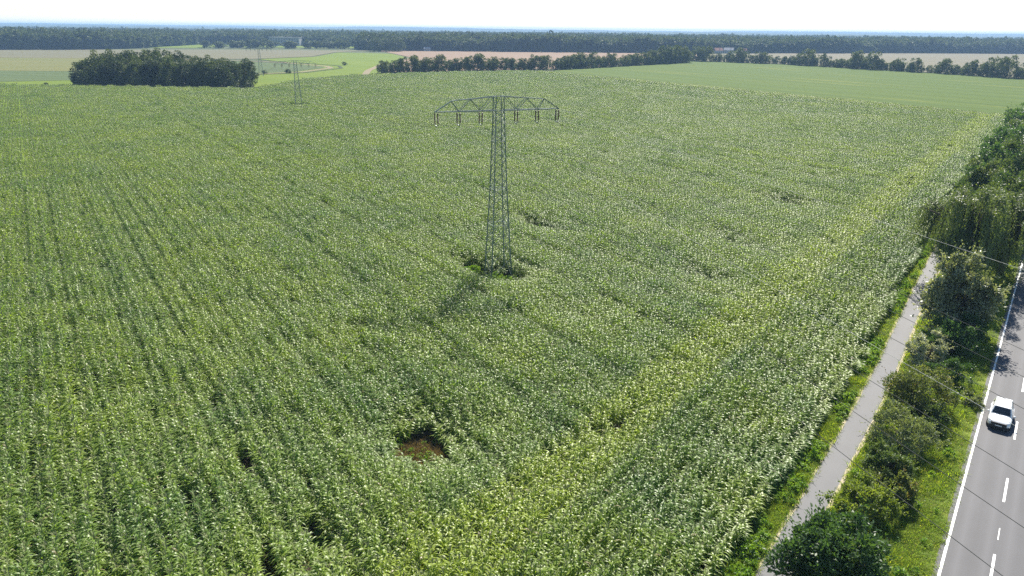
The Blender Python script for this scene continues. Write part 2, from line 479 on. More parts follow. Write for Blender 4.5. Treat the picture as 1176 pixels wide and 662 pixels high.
def strip_uv(name, us_, v0, v1, z, mat, parent=None, jitter=0.0, thick=None):
    mb = MB(); vs = []; k = len(us_)
    for f in (v0, v1):
        for u in us_:
            vs.append(UV(u, (f(u) if callable(f) else f) + (RNG.normal(0, jitter) if jitter else 0), z))
    mb.add(vs, [(i, i + 1, k + i + 1, k + i)[::-1] for i in range(k - 1)])
    o = mb.build(name, mat, parent)
    if o.data.polygons[0].normal.z < 0: o.data.flip_normals()
    return o
U2 = list(np.arange(-20, 420.1, 4.0)); U1 = list(np.arange(-10, 300, 0.8))
strip_uv('verge_ground', U2, lambda u: CORN_EDGE(u) + 0.2, 16.0, -0.02, M['verge'])
tag(COL.objects['verge_ground'], 'grassy verge soil between maize, path and road', 'verge', kind='structure')
road = strip_uv('road', U2, -0.22, 5.0, 0.03, M['asphalt'])
tag(road, 'grey asphalt country road with white markings at the right edge', 'road', kind='structure')
strip_uv('edge_line', U2, 0.03, 0.17, 0.034, M['paint'], road)
strip_uv('edge_line', U2, 4.65, 4.79, 0.034, M['paint'], road)
for k in range(-2, 22):
    c = 41.4 + 9.3 * k
    strip_uv('dash', [c - 1.6, c + 1.6], 2.33, 2.46, 0.034, M['paint'], road)
strip_uv('worn_dash', [44.6, 45.9], 2.40, 2.45, 0.034, M['paint'], road)
path = strip_uv('path', U2, lambda u: path_c(u) - 0.86, lambda u: path_c(u) + 0.86, 0.03, M['path_asphalt'])
tag(path, 'narrow grey asphalt cycle path between the maize and the bushes', 'path', kind='structure')
for s in (-1, 1):
    strip_uv('sandy_edge', U1, lambda u, s=s: path_c(u) + s * 0.78 + .0, lambda u, s=s: path_c(u) + s * 1.0, 0.034, M['sand_edge'], path, jitter=0.035)

# ------------------------------------------------------------------ maize
def corn_segment(seed, length=1.5, rows=(0.0,), step=0.15):
    r = np.random.default_rng(seed)
    V = []; F = []; T = []; MI = []
    def quadstrip(L_, R__, t, mi):
        b = len(V)
        for a, c in zip(L_, R__): V.append(a); V.append(c); T.append(t); T.append(t)
        for i in range(len(L_) - 1):
            F.append((b + 2*i, b + 2*i + 1, b + 2*i + 3, b + 2*i + 2)); MI.append(mi)
    for row in rows:
        n = int(round(length / step))
        for i in range(n):
            if r.random() < 0.04: continue
            px = row + r.normal(0, 0.035); py = -length / 2 + (i + .5) * length / n + r.normal(0, 0.03)
            H = r.uniform(2.05, 2.45)
            lx, ly = r.normal(0, 0.05, 2)
            top = np.array((px + lx * H, py + ly * H, H))
            # stalk: two crossing blades
            for a in (0, math.pi / 2):
                d = np.array((math.cos(a), math.sin(a), 0)) * 0.013
                b0 = np.array((px, py, 0.0))
                quadstrip([b0 - d, top - d * .5], [b0 + d, top + d * .5], 0.3, 2)
            plane = r.uniform(0, 2 * math.pi)
            nl = r.integers(10, 13)
            pt = r.uniform(0, 0.75)
            for k in range(nl):
                f = 0.30 + 0.66 * k / (nl - 1)
                az = plane + math.pi * (k % 2) + r.normal(0, 0.45)
                # wind leans the blades to one side
                hd = np.array((math.cos(az), math.sin(az))) + np.array((0.30, -0.22)); hd /= np.hypot(*hd)
                L = r.uniform(0.54, 0.84) * (1.0 if f < 0.8 else 0.75)
                el = r.uniform(0.75, 1.15) if f < 0.8 else r.uniform(0.95, 1.3)     # start angle above horizontal
                droop = r.uniform(1.5, 2.5)
                w = r.uniform(0.036, 0.054)
                base = np.array((px + lx * H * f, py + ly * H * f, H * f))
                side = np.array((-hd[1], hd[0], 0.0))
                p = base.copy(); Ls = []; Rs = []
                tw = r.normal(0, 0.5); ns = 5
                for sgi in range(ns + 1):
                    q = sgi / ns
                    ww = w * min(1.0, 0.5 + 2.2 * q) * (1 - q ** 2.2) + 0.002
                    sd = side * math.cos(tw * q) + np.array((0, 0, 1.0)) * math.sin(tw * q)
                    Ls.append(p - sd * ww); Rs.append(p + sd * ww)
                    e = el - droop * (q + 0.5 / ns) ** 1.2
                    p = p + (L / ns) * np.array((hd[0] * math.cos(e), hd[1] * math.cos(e), math.sin(e)))
                t = min(0.92, max(0, pt + r.normal(0, 0.12)))
                if r.random() < 0.012: t = 1.0
                quadstrip(Ls, Rs, t, 0)
            # tassel
            for k in range(5):
                az = r.uniform(0, 6.28); sp = r.uniform(0.05, 0.16) if k else 0.01
                d = np.array((math.cos(az), math.sin(az), 0))
                a = top; m_ = top + d * sp * .6 + np.array((0, 0, 0.16)); e2 = top + d * sp * 1.5 + np.array((0, 0, r.uniform(0.2, 0.28)))
                s_ = np.array((-d[1], d[0], 0)) * 0.010
                quadstrip([a - s_, m_ - s_, e2 - s_ * .4], [a + s_, m_ + s_, e2 + s_ * .4], 0.5, 1)
    me = np_mesh('maize_row', np.array(V), np.array(F), T, MI)
    for k in ('corn', 'tassel', 'stalk'): me.materials.append(M[k])
    return me

near_protos = [corn_segment(100 + i) for i in range(14)]
far_protos = [corn_segment(300 + i, 3.0, (-0.75, 0.0, 0.75)) for i in range(6)]

ROWDIR = np.array((-0.555, 0.832)); ROWPERP = np.array((0.832, 0.555))

def smooth_noise(P, scale, seed):
    """cheap value noise on the plane"""
    r = np.random.default_rng(seed); G = r.random((256, 256))
    q = np.asarray(P) / scale; i = np.floor(q).astype(int); f = q - i; f = f * f * (3 - 2 * f)
    g = lambda a, b: G[a % 256, b % 256]
    x, y = i[:, 0], i[:, 1]
    return (g(x, y) * (1-f[:, 0]) + g(x+1, y) * f[:, 0]) * (1-f[:, 1]) + (g(x, y+1) * (1-f[:, 0]) + g(x+1, y+1) * f[:, 0]) * f[:, 1]

PYL = np.array((-1.7, 80.4))
# weak spots, lodged holes and the places kept free round the pylon feet: x, y, radius along the rows, radius across, strength
HOLES = [(-6.3, 42.2, 2.5, 1.8, 1.0), (-10.8, 32.6, 1.4, 0.6, 0.7), (-4.8, 81.0, 2.2, 1.1, 1.0), (-2.2, 78.8, 2.5, 1.8, 1.0), (-0.5, 78.4, 2.4, 1.6, 1.0),
         (4.0, 101.0, 3.6, 1.3, 0.9), (46.0, 117, 4.0, 2.0, 0.8), (-79, 266, 3.0, 3.0, 1.0), 
         (30, 92, 3.5, 1.6, .5), (22, 78, 2.5, 1.2, .5)]
TRAM = [(6.0, 0.68), (7.5, 0.6), (-12.75, 0.5), (-11.25, .5), (-31.5, 0.45), (-33.0, 0.45), (25.5, 0.2), (27.0, 0.2), (45.0, 0.2), (46.5, 0.2), (-51.75, .4), (-53.25, .4)] + [(t * 0.75, 0.22) for t in range(-120, 130, 7)]

def crop_points():
    out = []
    # headland rows beside the road, then the main field's rows
    def grid(dirv, perp, cu, cv, du, dv, ru, rv):
        a = np.arange(ru[0], ru[1], du); b = np.arange(rv[0], rv[1], dv)
        A, B = np.meshgrid(a, b); A = A.ravel(); B = B.ravel()
        return A[:, None] * dirv + B[:, None] * perp, B
    near, far = [], []
    for part in ('main', 'head'):
        for zone in ('near', 'far'):
            du, dv = (1.5, 0.75) if zone == 'near' else (3.0, 2.25)
            if part == 'main':
                P, B = grid(ROWDIR, ROWPERP, 0, 0, du, dv, (-80, 520), (-180, 380)); ang = math.atan2(ROWDIR[1], ROWDIR[0]) - math.pi / 2
            else:
                P, B = grid(E_, N_, 0, 0, du, dv, (0, 330), (-21.0, -8.0)); ang = math.atan2(E_[1], E_[0]) - math.pi / 2
            v = P @ N_; u = P @ E_
            ok = inside(P, corn_poly) & (v < CORN_EDGE(u) - 0.2)
            # the rows left of the camera are only kept where the picture, or a step beside it, can see them
            ok &= (np.abs(P[:, 0]) < 0.85 * P[:, 1] + 22)
            ok &= (v < -20.6) if part == 'main' else (v >= -20.6)
            dist = np.hypot(P[:, 0], P[:, 1])
            border = 150 + 18 * (smooth_noise(P, 9.0, 5) - .5)
            ok &= (dist < border) if zone == 'near' else (dist >= border)
            P = P[ok]; B = B[ok]; v = v[ok]
            keep = np.ones(len(P))
            for hx, hy, ra, rc, st in HOLES:
                d = P - np.array((hx, hy)); q = (d @ ROWDIR / ra) ** 2 + (d @ ROWPERP / rc) ** 2
                q *= 0.75 + 0.5 * smooth_noise(P, 0.9, 3)
                keep *= np.where(q < 1, 1 - st, 1)
            tramlow = np.ones(len(P))
            if part == 'main':
                for t, st in TRAM:
                    wob = 0.4 * (smooth_noise(P, 14, 9) - .5)
                    on = np.abs(B + wob * 1.3 - t) < 0.42; sn = smooth_noise(P, 13, 12)
                    fz = np.clip((145 - np.hypot(P[:, 0], P[:, 1])) / 60, 0, 1) * (zone == 'near')
                    keep *= np.where(on, 1 - fz * max(0, st - 0.3) * sn, 1); tramlow *= np.where(on, 1 - fz * 0.50 * st * (0.35 + 0.9 * sn), 1)
            keep *= np.where(np.abs(v + 20.6) < 0.6, 0.72, 1)
            sm = smooth_noise(P, 6, 21) * 0.55 + smooth_noise(P, 2.2, 22) * 0.45
            keep *= np.where(sm < 0.17, 0.75, 0.99)
            low = tramlow.copy()
            for hx, hy, ra, rc, st in HOLES:
                d = P - np.array((hx, hy)); q = (d @ ROWDIR / ra) ** 2 + (d @ ROWPERP / rc) ** 2
                low *= 1 - 0.55 * st * np.exp(-np.clip(q - 1, 0, None) / 2.4)
            fd = 285 - (P[:, 0] * .853 + P[:, 1] * .522)
            low *= 1 - 0.5 * np.exp(-np.clip(fd, 0, None) / 5.0)
            keep *= 1 - 0.45 * np.exp(-np.clip(fd, 0, None) / 4.0)
            low *= 1 - 0.52 * np.exp(-np.clip(CORN_EDGE(P @ E_) - v, 0, None) / 1.5)
            k = RNG.random(len(P)) < keep
            P = P[k]; sm = sm[k]; v = v[k]; low = low[k]
            n = len(P)
            rowf = np.random.default_rng(99).random(4000)[(np.round(B[k] / dv).astype(int) + 1500) % 4000]
            hs = low * (1 + 0.20 * (rowf - 0.5)) * (0.80 + 0.36 * sm) + RNG.normal(0, 0.04, n) - 0.10 * np.exp(-((v + 20.3) / 1.5) ** 2)
            xy = P + RNG.normal(0, 0.03, (n, 2))
            rot = np.stack([RNG.normal(0, 0.02, n), RNG.normal(0, 0.02, n), ang + np.pi * RNG.integers(0, 2, n) + RNG.normal(0, 0.03, n)], 1)
            scl = np.stack([np.full(n, 1.04), np.full(n, 1.03), hs], 1)
            zz = np.full((n, 1), -0.05)
            (near if zone == 'near' else far).append((np.hstack([xy, zz]), rot, scl))
    cat = lambda L: [np.concatenate([q[i] for q in L]) for i in range(3)]
    return cat(near), cat(far)
(nP, nR, nS), (fP, fR, fS) = crop_points()
print('maize instances', len(nP), len(fP))
scatter('maize_crop', near_protos, nP, nR, nS, RNG.integers(0, len(near_protos), len(nP)), 'dense standing green maize crop around the large pylon', 'maize')
scatter('far_maize_crop', far_protos, fP, fR, fS, RNG.integers(0, len(far_protos), len(fP)), 'hazy far part of the maize crop below the copse', 'maize')

# ------------------------------------------------------------------ pylons
def bar(name, a, b, w, parent, mat=None):
    """steel angle drawn as a square bar with its base point at a"""
    return MB().tube([a, b], w * 0.88, 4).build(name, mat or M['steel'], parent)

def tower_w(z): return float(np.interp(z, [0, 10.8, 19.6, 21.2], [1.28, 0.76, 0.49, 0.46]))

def make_pylon():
    root = empty('lattice_pylon')
    c = lambda i, z: Vector(((1, 1, -1, -1)[i % 4] * tower_w(z), (1, -1, -1, 1)[i % 4] * tower_w(z), z))
    for i in range(4):
        leg = MB().tube([c(i, z) for z in (-0.1, 5.4, 10.8, 15.2, 19.6, 21.15)], [0.085, 0.08, 0.075, 0.07, 0.065, 0.06], 4).build('leg', M['steel'], root)
        p = c(i, 0)
        MB().lathe([(0.32, -0.2), (0.32, 0.12), (0.24, 0.2)], 10, 'Z', (p.x, p.y, 0)).build('footing', M['concrete'], leg)
    levels = [0.3, 2.6, 4.7, 6.6, 8.3, 9.6, 10.8, 12.0, 13.1, 14.2, 15.2, 16.2, 17.1, 18.0, 18.8, 19.6]
    for k in range(len(levels) - 1):
        z0, z1 = levels[k], levels[k + 1]
        for i in range(4):
            a, b = (i, i + 1) if k % 2 == 0 else (i + 1, i)
            bar('brace', c(a, z0), c(b, z1), 0.036, root)
            bar('brace', c(b, z0), c(a, z1), 0.030, root)
    for z in (6.6, 10.8, 16.2, 19.6, 21.1):
        for i in range(4): bar('belt', c(i, z), c(i + 1, z), 0.04, root)
    for i in range(4): bar('top_brace', c(i, 19.6), c(i + 1, 21.1), 0.035, root)
    arm = None
    for s in (-1, 1):
        arm = empty('crossarm'); arm.parent = root
        tip = 7.30
        yb = lambda x: 0.50 + (0.13 - 0.50) * (x - 0.5) / (tip - 0.5)
        yt = lambda x: 0.47 + (0.08 - 0.47) * (x - 0.47) / (5.45 - 0.47)
        zt = lambda x: 21.1 + (20.72 - 21.1) * (x - 0.47) / (5.45 - 0.47)
        for q in (-1, 1):
            bar('bottom_chord', (s * 0.5, q * 0.50, 19.6), (s * tip, q * 0.13, 19.6), 0.078, arm)
            bar('top_chord', (s * 0.47, q * 0.47, 21.1), (s * 5.45, q * yt(5.45), 20.72), 0.065, arm)
            bar('tip_chord', (s * 5.45, q * yt(5.45), 20.72), (s * tip, q * 0.13, 19.6), 0.062, arm)
            for x0, x1 in ((0.75, 2.1), (3.3, 2.1), (3.3, 4.65), (5.45, 4.65)):
                bar('strut', (s * x0, q * yt(x0), zt(x0)), (s * x1, q * yb(x1), 19.6), 0.046, arm)
            bar('strut', (s * 2.05, q * yt(2.05), zt(2.05)), (s * 2.05, q * yb(2.05), 19.6), 0.028, arm)
        for x in (2.1, 3.3, 4.65, 5.8, 7.15):
            bar('cross_tie', (s * x, -yb(x), 19.6), (s * x, yb(x), 19.6), 0.04, arm)
        bar('cross_tie', (s * 5.45, -yt(5.45), 20.72), (s * 5.45, yt(5.45), 20.72), 0.045, arm)
    for x in INS:
        ins = empty('insulator', (x, 0, 19.56)); ins.parent = root
        bar('hanger', (-0.19, 0, 0), (0.19, 0, 0), 0.03, ins)
        for q in (-0.17, 0.17):
            prof = [(0.02, -0.02), (0.02, -0.10)]
            for k in range(13):
                z = -0.12 - k * 0.085
                prof += [(0.055, z), (0.098, z - 0.02), (0.096, z - 0.036), (0.055, z - 0.06)]
            prof += [(0.02, -1.26), (0.02, -1.33)]
            MB().lathe(prof, 8, 'Z', (q, 0, 0)).build('insulator_string', M['porcelain'], ins)
        MB().tube([(-0.17, 0, -1.31), (-0.12, 0, -1.40), (0, 0, -1.44), (0.12, 0, -1.40), (0.17, 0, -1.31)], 0.05, 6).build('yoke', M['steel'], ins)
        MB().box(-0.05, 0.05, -0.16, 0.16, -1.53, -1.44).build('clamp', M['steel'], ins)
    return root

INS = (-7.15, -4.65, -2.1, 2.1, 4.65, 7.15)
PY = [np.array((-1.7, 80.4)), np.array((-79.0, 266.0)), np.array((-155.0, 450.0))]
NEXT = PY[0] + 200 * np.array((0.335, -0.942))
PYA = [math.atan2(0.36, 0.933), math.atan2(0.385, 0.922), math.atan2(0.385, 0.922)]
p0 = make_pylon(); p0.location = (*PY[0], 0); p0.rotation_euler.z = PYA[0]
tag(p0, 'large grey green lattice pylon with a wide crossarm standing in the maize', 'pylon', 'pylons of the power line')
for k, lab in ((1, 'smaller distant lattice pylon standing in the maize right of the copse'), (2, 'farthest faint lattice pylon behind the right end of the copse')):
    p = copy_tree(p0); p.location = (*PY[k], 0); p.scale = (1, 1, 0.8); p.rotation_euler.z = PYA[k]
    tag(p, lab, 'pylon', 'pylons of the power line')

def cable_pt(k, x, z):
    a = PYA[k]; return np.array((PY[k][0] + x * math.cos(a), PY[k][1] + x * math.sin(a), z))
def cable(name, x, z0, sag, rad, mat, label):
    aN = math.atan2(0.335, 0.942)
    ends = [cable_pt(2, x, z0 * .8), cable_pt(1, x, z0 * .8), cable_pt(0, x, z0), np.array((NEXT[0] + x * math.cos(aN), NEXT[1] + x * math.sin(aN), z0))]
    pts = []
    for i in range(3):
        a, b = ends[i], ends[i + 1]; n = 16 if i < 2 else 56
        for j in range(n + (i == 2)):
            t = j / n; p = a + (b - a) * t; p[2] -= 4 * sag * t * (1 - t); pts.append(p)
    o = MB().tube(pts, rad, 5).build(name, mat, None, smooth=True)
    tag(o, label, 'cable', 'cables of the power line')
names = ['leftmost dark conductor wire hanging from the left crossarm tip', 'second dark conductor wire from the left on the crossarm', 'dark conductor wire left of the pylon mast, third from left',
         'dark conductor wire right of the pylon mast, fourth from left', 'fifth dark conductor wire from the left on the crossarm', 'rightmost dark conductor wire hanging from the right insulator']
for x, nm in zip(INS, names):
    cable('power_cable', x, 18.05, 4.7, 0.0115, M['cable'], nm)
cable('power_cable', 0.35, 18.6, 5.2, 0.009, M['palecable'], 'thin pale cable fixed to the pylon mast, crossing the brownish bush')
cable('power_cable', 7.2, 19.7, 2.3, 0.009, M['palecable'], 'thin pale taut cable crossing in front of the round silvery tree')

# ------------------------------------------------------------------ leaves, trees and shrubs
def leaf_quads(C, D, Nn, L, W):
    """C centres, D tip directions, Nn normals (all (n,3)), L, W (n,)"""
    D = D / np.linalg.norm(D, axis=1, keepdims=True)
    Sd = np.cross(D, Nn); Sd /= np.linalg.norm(Sd, axis=1, keepdims=True) + 1e-9
    Nn = np.cross(Sd, D)
    a = C - D * L[:, None] * .5
    tip = C + D * L[:, None] * .5 - Nn * (L * .12)[:, None]
    l = C + Sd * W[:, None] * .5 - Nn * (W * .1)[:, None]
    r = C - Sd * W[:, None] * .5 - Nn * (W * .1)[:, None]
    V = np.stack([a, l, tip, r], 1).reshape(-1, 3)
    F = np.arange(len(C) * 4).reshape(-1, 4)
    return V, F

def unit(r, n):
    d = r.normal(size=(n, 3)); return d / np.linalg.norm(d, axis=1, keepdims=True)

def crown_mesh(name, seed, clumps, n, size, aspect=0.55, up=0.5, spray=0.3, centre=None, mat=None, fill=0.25, shoots=0):
    """clumps: (x,y,z,r) array; n leaves spread by clump area, mostly on the clump's outer shell"""
    r = np.random.default_rng(seed); cl = np.asarray(clumps, float)
    w = cl[:, 3] ** 2; w /= w.sum()
    k = r.choice(len(cl), n, p=w)
    ctr = cl[:, :3].mean(0) if centre is None else np.asarray(centre)
    o = cl[k, :3] - ctr; o /= np.linalg.norm(o, axis=1, keepdims=True) + 1e-6
    d = unit(r, n) + o * 0.7 + np.array((0, 0, up)); d /= np.linalg.norm(d, axis=1, keepdims=True)
    rad = np.where(r.random(n) < fill, r.uniform(0.2, 0.8, n), r.uniform(0.78, 1.08, n) + (r.random(n) < 0.08) * r.uniform(0, spray, n))
    C = cl[k, :3] + d * (cl[k, 3] * rad)[:, None]
    D = d + unit(r, n) * 0.9 + np.array((0, 0, 0.15))
    Nn = d * 0.8 + unit(r, n) * 0.8 + np.array((0, 0, 0.4))
    L = size * r.uniform(0.7, 1.35, n)
    ct = r.random(len(cl))
    t = np.clip(ct[k] * 0.6 + r.random(n) * 0.4, 0, 1)
    if shoots:      # single twigs that stand out of the outline
        m = 11; j = r.choice(len(cl), shoots, p=w)
        oo = cl[j, :3] - ctr; oo /= np.linalg.norm(oo, axis=1, keepdims=True) + 1e-6
        dd = oo + unit(r, shoots) * 0.5 + np.array((0, 0, 0.6)); dd /= np.linalg.norm(dd, axis=1, keepdims=True)
        ln = (cl[j, 3] * r.uniform(0.6, 1.3, shoots))[:, None] + size
        st = cl[j, :3] + dd * cl[j, 3:4] * 0.85
        q = np.linspace(0, 1, m)
        Cs = (st[:, None] + dd[:, None] * ln[:, None] * q[None, :, None]).reshape(-1, 3) + r.normal(0, size * .25, (shoots * m, 3))
        ds = np.repeat(dd, m, 0)
        C = np.vstack([C, Cs]); D = np.vstack([D, ds + unit(r, shoots * m) * .8]); Nn = np.vstack([Nn, unit(r, shoots * m) + np.array((0, 0, .5))])
        L = np.concatenate([L, size * r.uniform(.5, 1.0, shoots * m)]); t = np.concatenate([t, np.repeat(r.random(shoots), m)])
    V, F = leaf_quads(C, D, Nn, L, L * aspect)
    me = np_mesh(name, V, F, np.repeat(t, 4))
    if mat: me.materials.append(mat)
    return me

def ellipsoid_clumps(r, n, R, H0, H1, rmin, rmax, flat=1.0, shell=(0.5, 0.92), lump=0.25, full=True):
    """n clumps in an uneven ellipsoid of radius R between heights H0 and H1"""
    d = unit(r, n); q = r.uniform(*shell, n)
    lob = 1 + lump * np.sin(d[:, 0] * 3.1 + r.uniform(0, 6)) * np.cos(d[:, 1] * 2.7 + r.uniform(0, 6)) + r.normal(0, lump * .35, n)
    h = (H1 - H0) / 2
    P = d * (q * lob)[:, None] * np.array((R, R * flat, h)) + np.array((0, 0, H0 + h))
    P[:, :2] *= np.where(d[:, 2:] < 0, 1 + 0.4 * np.abs(d[:, 2:]) ** 0.7, 1) if full else 1
    P[:, 2] = np.clip(P[:, 2], H0 * 0.6 + 0.1, None)
    return np.hstack([P, r.uniform(rmin, rmax, (n, 1))])

def trunk_mesh(name, r, h, rad, clumps, nl=7, stems=1):
    mb = MB()
    for s in range(stems):
        a = r.uniform(0, 6.28); off = 0 if stems == 1 else 0.18
        b = Vector((math.cos(a) * off, math.sin(a) * off, -0.15)); t = Vector((b.x * 3 + r.normal(0, .1), b.y * 3 + r.normal(0, .1), h))
        mid = (b + t) / 2 + Vector((r.normal(0, .06), r.normal(0, .06), 0))
        mb.tube([b, mid, t], [rad, rad * .75, rad * .4], 7)
    order = np.argsort(clumps[:, 2])
    for i in r.choice(len(clumps), min(nl, len(clumps)), replace=False):
        c = Vector(clumps[i, :3]); z0 = r.uniform(0.45, 0.9) * h
        p = Vector((0, 0, min(z0, c.z)))
        m = (p + c) / 2 + Vector((0, 0, 0.1 * (c - p).length))
        mb.tube([p, m, c], [rad * .4, rad * .25, rad * .08], 5)
    return mb.mesh(name, True)

def plant_thing(kind, loc, crown_me, trunk_me, label, cat, group=None, rz=0.0, scale=1.0, cname='crown', tname='trunk'):
    o = empty(kind, loc, rz); o.scale = (scale,) * 3 if not isinstance(scale, (tuple, list)) else scale
    link(cname, crown_me, None, o)
    if trunk_me is not None:
        t = link(tname, trunk_me, None, o)
        if not trunk_me.materials: trunk_me.materials.append(M['bark'])
    return tag(o, label, cat, group)

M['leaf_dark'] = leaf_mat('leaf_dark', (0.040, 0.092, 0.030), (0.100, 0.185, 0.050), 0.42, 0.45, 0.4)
M['leaf_mid'] = leaf_mat('leaf_mid', (0.052, 0.100, 0.028), (0.155, 0.210, 0.060), 0.36)
M['leaf_olive'] = leaf_mat('leaf_olive', (0.105, 0.165, 0.030), (0.215, 0.270, 0.050), 0.5)
M['leaf_grey'] = leaf_mat('leaf_grey', (0.100, 0.140, 0.058), (0.27, 0.32, 0.15), 0.40, 0.5, 0.4)
M['leaf_brown'] = leaf_mat('leaf_brown', (0.075, 0.115, 0.032), (0.180, 0.205, 0.070), 0.46, c3=(0.19, 0.13, 0.055))
M['leaf_silver'] = leaf_mat('leaf_silver', (0.080, 0.115, 0.055), (0.40, 0.43, 0.29), 0.34, 0.42, 0.4)
M['leaf_pale'] = leaf_mat('leaf_pale', (0.26, 0.30, 0.20), (0.46, 0.48, 0.37), 0.32, 0.5, 0.4)
M['leaf_willow'] = leaf_mat('leaf_willow', (0.050, 0.090, 0.032), (0.180, 0.230, 0.085), 0.36)
M['leaf_far'] = leaf_mat('leaf_far', (0.040, 0.072, 0.020), (0.125, 0.155, 0.036), 0.28, 0.6, 0.2, nscale=0.15)
M['leaf_far2'] = leaf_mat('leaf_far2', (0.052, 0.088, 0.028), (0.125, 0.150, 0.042), 0.28, 0.6, 0.2, nscale=0.15)
M['leaf_copse'] = leaf_mat('leaf_copse', (0.028, 0.054, 0.017), (0.080, 0.105, 0.028), 0.25, 0.6, 0.2, nscale=0.2)
M['weed'] = leaf_mat('weed', (0.115, 0.24, 0.030), (0.23, 0.34, 0.050), 0.5, 0.5, 0.3, nscale=0.8)
M['grass'] = leaf_mat('grass', (0.185, 0.305, 0.030), (0.330, 0.410, 0.055), 0.6, 0.55, 0.15, nscale=0.35, tcol=(1.6, 1.5, 0.5), c3=(0.36, 0.31, 0.14))

# roadside shrubs and trees: u, v, radius, height, foot of crown, leaf colour, leaf size, leaves, clumps, flatten, label
SHRUBS = [
 ('young_tree', 33.8, -4.3, 2.85, 4.7, 0.5, 'leaf_dark', 0.26, 15000, 70, 0.9, 'dark green leafy young tree overhanging the path at the bottom edge', 'tree'),
 ('shrub', 42.0, -4.5, 1.75, 2.3, 0.05, 'leaf_olive', 0.16, 9000, 40, 1.2, 'yellowish olive low shrub behind the dark young tree', 'shrub'),
 ('shrub', 44.6, -3.4, 1.40, 2.1, 0.05, 'leaf_brown', 0.16, 7000, 34, 1.0, 'dull brownish green shrub on the road side of the olive shrub', 'shrub'),
 ('shrub', 47.2, -4.3, 1.70, 2.4, 0.05, 'leaf_mid', 0.17, 9000, 40, 0.9, 'dark mid green shrub between the olive and the grey green bush', 'shrub'),
 ('shrub', 51.8, -4.0, 2.10, 3.0, 0.05, 'leaf_grey', 0.16, 11000, 50, 0.95, 'grey green rounded bush in front of the brownish bush', 'shrub'),
 ('shrub', 58.8, -4.2, 2.40, 3.7, 0.05, 'leaf_brown', 0.17, 13000, 60, 1.25, 'large brownish round bush beside the path', 'shrub'),
 ('shrub', 56.0, -3.2, 1.45, 2.2, 0.05, 'leaf_mid', 0.17, 6000, 30, 1.0, 'green shrub at the foot of the brownish bush', 'shrub'),
 ('shrub', 69.0, -5.0, 1.7, 3.2, 0.2, 'leaf_pale', 0.20, 4500, 26, 1.0, 'small pale silvery shrub beside the path', 'shrub'),
 ('round_tree', 78.0, -3.9, 3.35, 8.0, 0.4, 'leaf_silver', 0.32, 24000, 130, 0.95, 'large round tree with silvery lit leaf tips between path and road', 'tree'),
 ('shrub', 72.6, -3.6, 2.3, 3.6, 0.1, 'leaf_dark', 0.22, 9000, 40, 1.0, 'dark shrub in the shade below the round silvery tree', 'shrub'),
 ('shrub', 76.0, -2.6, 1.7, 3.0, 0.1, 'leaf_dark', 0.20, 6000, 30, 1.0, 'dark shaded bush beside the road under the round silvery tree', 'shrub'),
 ('shrub', 62.6, -0.9, 0.95, 1.0, 0.05, 'leaf_grey', 0.14, 2200, 16, 1.0, 'low pale weed bush near the road edge', 'shrub'),
 ('shrub', 66.0, -3.2, 1.7, 2.2, 0.05, 'leaf_dark', 0.18, 6000, 30, 1.0, 'small dark shrub between the brownish bush and the shaded bushes', 'shrub'),
 ('shrub', 85.5, -6.3, 1.4, 2.4, 0.1, 'leaf_mid', 0.20, 4000, 24, 1.0, 'low shrub beside the path just before the weeping willow', 'shrub'),
]
for i, (kind, u, v, R, H, h0, mk, ls, nl, nc, fl, lab, cat) in enumerate(SHRUBS):
    r = np.random.default_rng(900 + i)
    cl = ellipsoid_clumps(r, nc, R * 0.86, h0, H * 0.93, R * 0.16, R * 0.32, fl, (0.45, 0.95), 0.3)
    if kind == 'shrub':       # dense to the ground, with a few upright shoots
        ex = ellipsoid_clumps(r, nc // 3, R * 0.95, 0.0, H * 0.5, R * .18, R * .28, fl, (0.6, 1.0), 0.2); cl = np.vstack([cl, ex])
    cm = crown_mesh('crown', 1900 + i, cl, nl, ls, 0.5 if mk != 'leaf_dark' else 0.42, 0.5, 0.5, (0, 0, H * 0.4), M[mk], shoots=nc * 2)
    tm = trunk_mesh('trunk', r, H * 0.5, 0.05 + 0.015 * H, cl, 10, 1 if kind != 'shrub' else 3)
    plant_thing(kind, UV(u, v, 0), cm, tm, lab, cat, 'bushes and trees between path and road', math.radians(-37))

